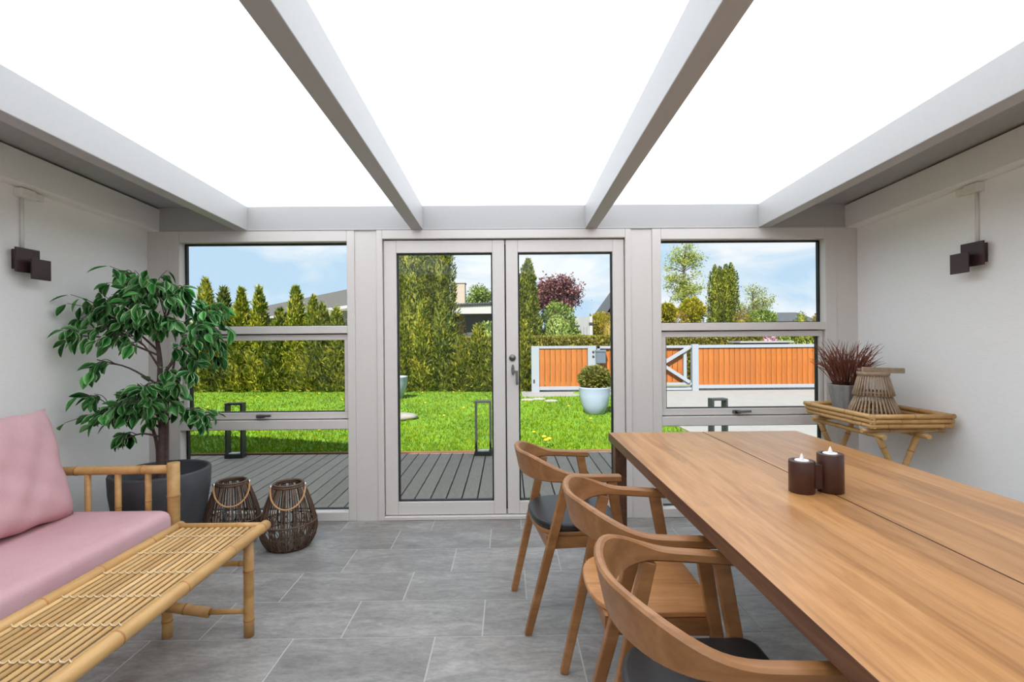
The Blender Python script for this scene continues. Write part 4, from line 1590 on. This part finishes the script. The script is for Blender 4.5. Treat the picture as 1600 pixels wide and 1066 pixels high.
# boxwood ball in the blue pot
def garden_pot(loc, r, h, label, plant=None):
    t = thing('garden_pot', label, 'plant pot', loc, group='pale blue glazed garden pots')
    MB().lathe([(0, 0), (r * .58, 0), (r * .63, .01), (r * .86, h * .35), (r * .98, h * .7), (r, h * .93), (r * 1.02, h * .96), (r * 1.02, h), (r * .93, h), (r * .92, h * .9), (0, h * .88)], seg=48).build('pot_body', 'glaze', t)
    if plant:
        me = blob_mesh(r * .88, r * .88, r * .74, 'boxwood', 51, 3200, (.04, .08), .55, rough=.10)
        o = link('boxwood_ball', me, t, (0, 0, h + r * .48))
        tag(o, kind='stuff')
    return t


garden_pot((1.60, 9.2, GZ), .285, .49, 'pale blue glazed pot with a clipped boxwood ball on the lawn', True)
garden_pot((-2.72, 11.9, GZ), .33, .52, 'pale blue glazed pot half hidden by the door stile, before the hedge')

# bollard lanterns on the deck edge
def deck_lantern(x, y, rz, label):
    t = thing('garden_lantern', label, 'lantern', (x, y, -.05), rz, 'black frame lanterns on the deck edge')
    w, d, h, b_ = .185, .11, .62, .022
    MB().box(-w / 2 - .006, w / 2 + .006, -d / 2 - .006, d / 2 + .006, 0, .045).build('base', 'black_metal', t, bevel=.003)
    for sx in (-1, 1):
        MB().box(sx * w / 2 - (b_ if sx > 0 else 0), sx * w / 2 + (b_ if sx < 0 else 0), -d / 2, d / 2, .045, h).build('side_panel', 'black_metal', t, bevel=.002)
    MB().box(-w / 2 + b_, w / 2 - b_, -d / 2, d / 2, h - b_, h).build('top_panel', 'black_metal', t, bevel=.002)
    MB().box(-w / 2 + .03, w / 2 - .03, -d / 2 + .02, d / 2 - .02, .0455, .053).build('light_plate', 'wax', t)


deck_lantern(px2(369, 706, 5.70).x, 5.70, .1, 'black frame lantern on the deck edge seen through the left window')
deck_lantern(px2(754, 706, 5.70).x, 5.70, 0, 'black frame lantern on the deck edge seen through the left door pane')
deck_lantern(px2(1122, 706, 5.70).x, 5.70, .1, 'black frame lantern on the deck edge seen through the right window')

# stones
def stone(name, x, y, sx, sy, sz, label, seed, group=None):
    rn = random.Random(seed)
    pr = [(.55, 0), (.92, .15), (1.0, .45), (.9, .8), (.6, .97), (0, 1.0)]
    ph = rn.uniform(0, 6)
    m_ = MB().lathe(pr, seg=18, rfun=lambda a, z: 1 + .08 * math.sin(3 * a + ph) + .05 * math.sin(5 * a + 2 * ph + z * 2))
    m_.v = [(px_ * sx, py_ * sy, pz_ * sz) for px_, py_, pz_ in m_.v]
    o = m_.build(name, 'stone', None, loc=(x, y, GZ - .02))
    tag(o, label, 'stone', group)


stone('flat_stone', -1.95, 8.8, .34, .28, .11, 'flat pale stone lying in the grass in the left door pane', 1)
for i, (px, py) in enumerate(((824, 626), (841, 625), (860, 628))):
    p = px2(px, py, 780 * 1.37 / (py - 531))
    stone('edging_stone', p.x, p.y, .16, .10, .06, ('leftmost of the three white stones at the lawn edge before the fence',
          'middle of the three white stones at the lawn edge before the fence', 'rightmost of the three white stones at the lawn edge before the fence')[i], 10 + i, 'white stones at the lawn edge')

# dandelions
dn = None
spots = [(316, 643), (327, 641), (384, 637), (405, 623), (497, 676), (500, 680), (499, 618), (535, 628), (664, 633), (660, 611 + 6), (693, 654), (708, 617), (724, 640), (888, 640), (849, 692), (857, 695), (852, 697), (922, 658), (833, 682)]
for i, (px, py) in enumerate(spots):
    Y = 780 * 1.34 / (py + .0083 * (px - 800) - 531)
    p = px2(px, py, Y)
    big = px in (849, 857, 852, 497, 500)
    if dn is None:
        dn = thing('dandelion', 'small yellow dandelion flower standing in the lawn', 'flower', (0, 0, 0), group='dandelions in the lawn')
        MB().tube([(0, 0, 0), (.004, 0, .05), (0, 0, .085)], .0025, 5).build('stem', 'stem', dn)
        MB().lathe([(0, .080), (.016, .082), (.026, .092), (.018, .102), (0, .104)], seg=12).build('flower_head', 'yellow', dn)
        o = dn
    else:
        o = dn.copy()
        COL.objects.link(o)
        for c_ in dn.children:
            d_ = c_.copy()
            COL.objects.link(d_)
            d_.parent = o
    wname = 'left window' if px < 560 else 'left door pane' if px < 780 else 'right door pane'
    rank = sorted(q[0] for q in spots if (q[0] < 560, q[0] < 780) == (px < 560, px < 780)).index(px)
    o['label'] = 'small yellow dandelion in the lawn, %s from left in the %s' % (('first', 'second', 'third', 'fourth', 'fifth', 'sixth', 'seventh', 'eighth')[rank], wname)
    o.location = (p.x, Y, float(lawn_z(p.x, Y)))
    o.scale = (1.3,) * 3 if big else (1, 1, 1)

# ================================================================== fence, gate, letter box
FY, FT, FB = 13.0, 1.085, -.045


def boards(par, x0, x1, n_, y, z0, z1):
    w = (x1 - x0) / n_
    src = MB().box(.006, w - .006, y - .012, y + .012, z0, z1).build('board', 'fence_board', par, bevel=.003)
    src.location = (x0 - par.location.x, -par.location.y, -par.location.z)
    for i in range(1, n_):
        o = src.copy()
        COL.objects.link(o)
        o.parent = par
        o.location = (x0 + i * w - par.location.x, -par.location.y, -par.location.z)


f1 = thing('fence_panel', 'short orange board fence panel in white frame, right of the hedge', 'fence', (1.45, FY, GZ), group='white framed orange fence panels')
MB().box(.615, .82, FY - .06, FY + .06, GZ, FT).build('post', 'fence_white', f1, world=True, bevel=.004)
MB().box(2.083, 2.30, FY - .06, FY + .06, GZ, FT).build('post', 'fence_white', f1, world=True, bevel=.004)
MB().box(.82, 2.083, FY - .04, FY + .04, FT - .065, FT).build('top_rail', 'fence_white', f1, world=True, bevel=.003)
MB().box(.82, 2.083, FY - .05, FY + .05, FB - .01, FB + .075).build('bottom_rail', 'fence_white', f1, world=True, bevel=.003)
MB().box(.66, .70, FY - .07, FY - .058, .13, .22).build('latch', 'black_metal', f1, world=True)
boards(f1, .825, 2.078, 9, FY, FB + .07, FT - .065)

gt = thing('garden_gate', 'wide orange board gate with white frame and diagonal braces', 'gate', (3.55, FY, GZ))
MB().box(2.33, 4.79, FY - .05, FY + .02, FT - .075, FT - .01).build('top_rail', 'fence_white', gt, world=True, bevel=.003)
MB().box(2.33, 4.79, FY - .05, FY + .02, .045, .105).build('bottom_rail', 'fence_white', gt, world=True, bevel=.003)
MB().box(2.33, 4.79, FY - .05, FY + .02, -.085, -.03).build('ground_rail', 'fence_white', gt, world=True, bevel=.003)
MB().box(2.33, 2.40, FY - .05, FY + .02, -.085, FT - .01).build('stile', 'fence_white', gt, world=True, bevel=.003)
MB().box(4.58, 4.66, FY - .05, FY + .02, .105, FT - .075).build('stile', 'fence_white', gt, world=True, bevel=.003)
MB().box(3.78, 3.86, FY - .05, FY + .02, .0, .045).build('spacer', 'fence_white', gt, world=True, bevel=.003)
MB().bar((4.72, FY - .075, FT - .06), (3.98, FY - .075, .585), .085, .05, side=(0, 0, 1)).build('brace', 'fence_white', gt, world=True, bevel=.003)
MB().bar((4.72, FY - .075, .12), (3.98, FY - .075, .60), .085, .05, side=(0, 0, 1)).build('brace', 'fence_white', gt, world=True, bevel=.003)
boards(gt, 2.40, 4.58, 16, FY + .035, .07, FT - .03)

f2 = thing('fence_panel', 'long orange board fence panel in white frame along the driveway', 'fence', (7.6, FY, GZ), group='white framed orange fence panels')
MB().box(4.80, 4.965, FY - .07, FY + .07, GZ, FT + .02).build('post', 'fence_white', f2, world=True, bevel=.004)
MB().box(10.6, 10.77, FY - .07, FY + .07, GZ, FT).build('post', 'fence_white', f2, world=True, bevel=.004)
MB().box(4.965, 10.6, FY - .045, FY + .045, FT - .08, FT).build('top_rail', 'fence_white', f2, world=True, bevel=.003)
MB().box(4.965, 10.6, FY - .06, FY + .06, FB, FB + .085).build('bottom_rail', 'fence_white', f2, world=True, bevel=.003)
boards(f2, 4.97, 10.595, 41, FY, FB + .08, FT - .08)

mbx = thing('letter_box', 'slate grey letter box on the white gate post', 'letter box', (2.40, FY - .14, .80))
MB().box(-.125, .125, -.06, .06, -.17, .15).build('box_body', 'mailbox', mbx, bevel=.015)
MB().hexa([(-.135, -.075, .13), (.135, -.075, .13), (.135, .07, .15), (-.135, .07, .15)], [(-.135, -.075, .15), (.135, -.075, .15), (.135, .07, .18), (-.135, .07, .18)]).build('lid', 'mailbox', mbx)
for z in (.93, .81):
    o = MB().lathe([(0, 0), (.028, 0), (.028, .02), (0, .02)], seg=14)
    o.v = [(2.22 + x, FY - .06 - zz, z + y) for x, y, zz in o.v]
    o.build('post_bolt', 'black_metal', f1, world=True)

# ================================================================== beyond the fence
def box_hedge(name, x0, x1, y0, y1, z1, mat, label, n, seed, leafl=(.06, .12)):
    rg = np.random.default_rng(seed)
    t = thing(name, label, 'hedge', ((x0 + x1) / 2, (y0 + y1) / 2, GZ))
    h = z1 - GZ
    lx, ly = x1 - x0, y1 - y0
    k = rg.random(n)
    top = k < ly / (ly + h)
    P = np.stack([rg.uniform(-lx / 2, lx / 2, n), np.where(top, rg.uniform(-ly / 2, ly / 2, n), -ly / 2 + rg.uniform(0, .06, n)), np.where(top, h - rg.uniform(0, .05, n), rg.uniform(0, h, n))], -1)
    D = np.where(top[:, None], np.array([0, 0, 1.0]), np.array([0, -1.0, .3])) + rg.normal(0, .5, (n, 3))
    L = rg.uniform(*leafl, n)
    v, f = sprays(P, D, L, L * .5, rg)
    c = MB().box(-lx / 2, lx / 2, -ly / 2 + .04, ly / 2, 0, h - .05)
    cv, cf = np.array(c.v), np.array(c.f)
    o = link('foliage', quick_mesh('foliage', *join((cv, cf), (v, f)), mat), t)
    tag(o, kind='stuff')
    return t


box_hedge('clipped_hedge', -2.6, 8.35, 16.2, 17.0, 1.315, 'hedge_low', 'long low clipped golden hedge behind the wooden fence', 26000, 71)
box_hedge('dark_hedge', 8.6, 16, 17.2, 18.0, 1.40, 'thuja_dark', 'dark hedge behind the fence at the right of the right window', 9000, 72)
rh = px2(1200, 530, 16.6)
plant_thing('rhododendron', 'pink flowering shrub behind the fence in the right window', 'shrub', (rh.x, 16.6, GZ + .75), blob_mesh(.42, .4, .78, 'petal', 81, 1600, (.05, .1), .8), stem=(.05, .3))
pg = px2(1222, 530, 16.7)
plant_thing('pale_shrub', 'pale green shrub right of the pink blossom behind the fence', 'shrub', (pg.x, 16.7, GZ + .75), blob_mesh(.32, .35, .74, 'shrub_green', 82, 1200, (.05, .1), .7), stem=(.05, .3))
cr = thing('shelter_roof', 'low grey flat roof just above the fence in the right window', 'shelter', (7.4, 14.6, GZ))
MB().box(-.75, .80, -.4, .4, 1.22, 1.27).build('roof_slab', 'shed', cr, world=False, bevel=.005)
MB().box(-.62, .70, -.3, .3, 0, 1.22).build('body', 'roof_dark', cr)

# clipped golden topiary yews
for i, (px, py, Y, w, lb) in enumerate(((716, 492, 18, .30, 'golden clipped topiary between conifers under the chimney'),
                                        (822, 491, 18, .33, 'golden clipped topiary at the left of the right door pane'),
                                        (953, 490, 18, .32, 'golden clipped topiary at the right of the right door pane'),
                                        (1066, 490, 18, .27, 'golden clipped topiary under the tall spring-green tree'),
                                        (1160, 488, 18, .30, 'golden clipped topiary right of the column conifers'),
                                        (1281, 494, 18, .26, 'golden clipped topiary at the right edge of the right window'))):
    p = px2(px, py, Y)
    me = blob_mesh(w, w, (p.z - .9) / 1.0, 'yew_gold', 500 + i, 2200, (.04, .08), .5, rough=.03, square=3.2, bottom=-.9)
    plant_thing('topiary_yew', lb, 'topiary', (p.x, Y, .9), me, 'golden clipped topiary yews', stem=None)
    t_ = bpy.data.objects[-1] if False else None

# rounded green shrub
p = px2(872, 505, 18.6)
plant_thing('round_shrub', 'large rounded fresh green shrub below the copper beech', 'shrub', (p.x, 18.6, GZ + 1.05), blob_mesh(.80, .8, 1.62, 'shrub_green', 91, 5200, (.07, .15), .55, rough=.10), stem=(.06, .4))
p = px2(762, 515, 18.2)
plant_thing('round_shrub', 'green shrub under the white gable at the edge of the left door pane', 'shrub', (p.x, 18.2, GZ + .8), blob_mesh(.52, .5, 1.2, 'shrub_green', 92, 2600, (.06, .13), .55, rough=.10), stem=(.06, .4))
for (px, py, Y, rx, rz_, lb, s_) in ((1044, 491, 20, .30, .36, 'golden shrub at the left edge of the right window', 1),
                                     (1082, 487, 20.5, .46, .50, 'larger golden shrub before the spring-green tree', 2),
                                     (936, 512, 21, .42, .50, 'golden green shrub beside the grey shed', 4),
                                     (1192, 500, 26, .62, .45, 'low green shrub under the small spring tree', 3)):
    p = px2(px, py, Y)
    plant_thing('golden_shrub', lb, 'shrub', (p.x, Y, p.z), blob_mesh(rx, rx, rz_, 'shrub_gold' if s_ != 3 else 'shrub_green', 600 + s_, 2200, (.08, .18), .4, rough=.22), stem=None)
p = px2(1254, 485, 30)
plant_thing('far_evergreen', 'small dark evergreen before the far grey roof in the right window', 'tree', (p.x, 30, GZ), conifer_mesh(p.z - GZ, .42, 'thuja_dark', 640, 1500, 3, .3), stem=(.05, .3))


def tree(name, label, px, py, Y, rx, rz_, mat, seed, n, clumps, leafl, trunk_r, spread=.22, lean=0.0):
    """deciduous tree: trunk, limbs and leaf clumps at the limb ends"""
    rg = np.random.default_rng(seed)
    c = px2(px, py, Y)
    t = thing(name, label, 'tree', (c.x, Y, GZ))
    hc = c.z - GZ
    cz = []
    m_ = MB()
    m_.tube([(0, 0, -.05), (.05 * lean, 0, hc * .5), (.1 * lean, 0, hc), (.1 * lean, 0, hc + rz_ * .6)], [trunk_r, trunk_r * .75, trunk_r * .5, trunk_r * .15], 8)
    for k in range(clumps):
        d = rg.normal(size=3)
        d /= np.linalg.norm(d)
        q = d * rg.uniform(.45, .95) * np.array([rx, rx, rz_]) + np.array([0, 0, hc])
        cz.append(q)
        s0 = (.05 * lean, 0, max(hc * .35, min(q[2] - .3 * rx, hc + rz_ * .4)))
        mid_ = ((s0[0] + q[0]) / 2, q[1] / 2, (s0[2] + q[2]) / 2 + .04 * rx)
        m_.tube([s0, mid_, tuple(q)], [trunk_r * .32, trunk_r * .2, trunk_r * .06], 5)
    m_.build('trunk', 'trunk', t)
    cz = np.array(cz)
    pick = rg.integers(0, clumps, n)
    P = cz[pick] + rg.normal(0, spread * rx, (n, 3)) * np.array([1, 1, .7])
    D = rg.normal(size=(n, 3))
    L = rg.uniform(*leafl, n)
    v, f = sprays(P, D, L, L * .62, rg)
    o = link('foliage', quick_mesh('foliage', v, f, mat), t)
    tag(o, kind='stuff')
    return t


tree('copper_beech', 'dark red copper beech tree in the right door pane', 868, 462, 38, 1.65, 1.65, 'beech', 701, 8000, 46, (.12, .26), .16, .20)
tree('spring_tree', 'tall airy spring-green tree at the left of the right window', 1070, 428, 27, 1.2, 1.95, 'spring', 702, 5200, 46, (.06, .13), .10, .16)
tree('spring_tree', 'small airy spring-green tree right of the column conifers', 1178, 474, 28, 1.1, 1.1, 'spring', 703, 2400, 32, (.06, .12), .07, .17)
tree('far_tree', 'pale green tree behind the house with the chimney', 750, 466, 44, 1.5, .95, 'shrub_green', 704, 2600, 18, (.14, .28), .12, .22)

# ---- houses
def vrow(p, q, n):
    return [p.lerp(q, i / n) for i in range(n + 1)]


# long house behind the hedge, running away to the left
hn = Vector((-7.3, 24.5, 0))
hf = Vector((-22.8, 42.85, 0))
ax = (hf - hn).normalized()
nrm = Vector((-ax.y, ax.x, 0))      # towards the garden
hs = thing('long_house', 'white house with long grey ribbed roof behind the left hedge', 'house', (hn.x, hn.y, GZ))
L_ = (hf - hn).length
back = -nrm * 3.2


def hp_(a, out, z):
    p = hn + ax * a + nrm * out
    return (p.x, p.y, z)


def slab(a0, a1, o0, z0, o1, z1, th):
    return MB().hexa([hp_(a0, o0, z0), hp_(a0, o1, z1), hp_(a1, o1, z1), hp_(a1, o0, z0)],
                     [hp_(a0, o0, z0 + th), hp_(a0, o1, z1 + th), hp_(a1, o1, z1 + th), hp_(a1, o0, z0 + th)])


slab(1.0, L_, -.55, GZ, -4.3, GZ, 3.12).build('wall', 'house_white', hs, world=True)
slab(0.8, L_, .12, 3.02, -2.3, 4.42, .07).build('roof_slope', 'roof_grey', hs, world=True)
slab(0.8, L_, -2.3, 4.42, -4.9, 3.0, .07).build('roof_slope', 'roof_grey', hs, world=True)
slab(0.8, L_, .17, 2.90, .13, 2.90, .16).build('fascia', 'house_white', hs, world=True)
for k in range(16):
    z_ = k / 15
    o0 = .08 - 2.3 * z_
    slab(0.8, L_, o0, 3.105 + 1.33 * z_, o0 - .05, 3.13 + 1.33 * z_, .025).build('tile_course', 'roof_grey', hs, world=True)
for a in (1.2, 4.2, 8.0, 12.0):
    slab(a, a + 1.5, -.50, .9, -.56, .9, 1.5).build('window', 'house_dark', hs, world=True)
# white porch
for a in (-1.0, 1.6):
    slab(a, a + .14, 1.9, GZ, 1.76, GZ, 2.6).build('porch_post', 'house_white', hs, world=True)
slab(-1.2, 2.0, 1.95, 2.46, 1.72, 2.46, .16).build('porch_beam', 'house_white', hs, world=True)
slab(-1.2, 2.0, 2.05, 2.60, -.5, 2.78, .05).build('porch_roof', 'house_white', hs, world=True)

# house with the pale chimney
hc_ = thing('chimney_house', 'low white house with pale brick chimney and corrugated eaves', 'house', (-1.2, 27, GZ))
p0, p1 = px2(712, 478, 26), px2(790, 474, 26)
MB().hexa([(p0.x - .8, 26, p0.z - .42), (p1.x, 26, p0.z - .42), (p1.x, 26.3, p0.z - .42), (p0.x - .8, 26.3, p0.z - .42)],
          [(p0.x - .8, 26, p0.z), (p1.x, 26, p1.z), (p1.x, 26.3, p1.z), (p0.x - .8, 26.3, p0.z)]).build('fascia', 'house_white', hc_, world=True)
MB().box(p0.x - .8, p1.x, 26.9, 31, GZ, p0.z - .3).build('wall', 'roof_dark', hc_, world=True)
MB().hexa([(p0.x - .9, 25.9, p0.z), (p1.x + .1, 25.9, p1.z), (p1.x + .1, 31.5, p1.z - .1), (p0.x - .9, 31.5, p0.z - .1)],
          [(p0.x - .9, 25.9, p0.z + .05), (p1.x + .1, 25.9, p1.z + .05), (p1.x + .1, 31.5, p1.z - .05), (p0.x - .9, 31.5, p0.z - .05)]).build('roof_sheet', 'roof_dark', hc_, world=True)
co = MB()
nrid = 26
for k in range(nrid):
    t = (k + .5) / nrid
    x = p0.x - .8 + (p1.x - p0.x + .8) * t
    co.tube([(x, 25.86, p0.z + (p1.z - p0.z) * t + .05), (x, 31.4, p0.z + (p1.z - p0.z) * t - .04)], .052, 6)
co.build('corrugation', 'roof_dark', hc_, world=True)
c0, c1 = px2(709, 443, 27), px2(727, 443, 27)
ch_ = MB().box(c0.x - .05, c1.x, 27, 27.7, 2.4, c0.z).build('chimney', 'brick_pale', hc_, world=True)
MB().box(c0.x - .09, c1.x + .04, 26.96, 27.74, c0.z, c0.z + .05).build('chimney_cap', 'shed', ch_, world=False, loc=None).location = (1.2, -27, -GZ)

# grey shed with gate beside the round shrub
sd = thing('garden_shed', 'pale grey garden shed behind the round green shrub', 'shed', (2.7, 20, GZ))
s0, s1 = px2(893, 494, 20), px2(925, 494, 20)
MB().hexa([(s0.x - .3, 20, GZ), (s1.x, 20, GZ), (s1.x, 21.5, GZ), (s0.x - .3, 21.5, GZ)],
          [(s0.x - .3, 20, s0.z - .1), (s1.x, 20, s1.z), (s1.x, 21.5, s1.z), (s0.x - .3, 21.5, s0.z - .1)]).build('wall', 'shed', sd, world=True)
for k in range(9):
    x = s0.x - .25 + k * .125
    MB().box(x, x + .110, 19.97, 20.0, GZ, s0.z - .42).build('plank', 'shed', sd, world=True)
MB().box(s1.x - .09, s1.x + .02, 19.94, 20.0, GZ, s1.z - .02).build('corner_post', 'house_white', sd, world=True)
MB().box(s1.x - .12, s1.x + .05, 19.90, 19.96, s1.z - .34, s1.z - .26).build('hinge', 'black_metal', sd, world=True)

# gable roof at the right of the right door pane, and a far house in the right window
g0, g1 = px2(944, 491, 36), px2(968, 458, 36)
hg = thing('dark_roof_house', 'house with steep dark gable roof behind the topiary in the right door pane', 'house', (g1.x + .6, 36, GZ))
ap = g1.x + .6
az = g0.z + (ap - g0.x) * (g1.z - g0.z) / (g1.x - g0.x)
MB().box(g0.x + .3, 2 * ap - g0.x - .3, 36, 41, GZ, g0.z).build('wall', 'house_white', hg, world=True)
MB().hexa([(g0.x + .3, 36, g0.z), (2 * ap - g0.x - .3, 36, g0.z), (2 * ap - g0.x - .3, 41, g0.z), (g0.x + .3, 41, g0.z)],
          [(ap - .05, 36, az - .15), (ap + .05, 36, az - .15), (ap + .05, 41, az - .15), (ap - .05, 41, az - .15)]).build('gable', 'roof_dark', hg, world=True)
for xa, xb, za, zb in ((g0.x, ap, g0.z, az), (ap, 2 * ap - g0.x, az, g0.z)):
    MB().hexa([(xa, 35.6, za - .1), (xb, 35.6, zb - .1), (xb, 41, zb - .1), (xa, 41, za - .1)], [(xa, 35.6, za), (xb, 35.6, zb), (xb, 41, zb), (xa, 41, za)]).build('roof_slope', 'roof_dark', hg, world=True)

q0, q1 = px2(1198, 490, 48), px2(1272, 486, 48)
hq = thing('far_house', 'far low house with long grey roof on the horizon in the right window', 'house', ((q0.x + q1.x) / 2, 50, GZ))
MB().box(q0.x, q1.x, 48.5, 54, GZ, q0.z - .6).build('wall', 'house_white', hq, world=True)
MB().hexa([(q0.x - .4, 48, q0.z - .75), (q1.x + .8, 48, q0.z - .75), (q1.x + .8, 55, q0.z - .75), (q0.x - .4, 55, q0.z - .75)],
          [(q0.x, 51, q0.z + .25), (q1.x + .2, 51, q0.z + .25), (q1.x + .2, 52, q0.z + .25), (q0.x, 52, q0.z + .25)]).build('roof', 'roof_dark', hq, world=True)
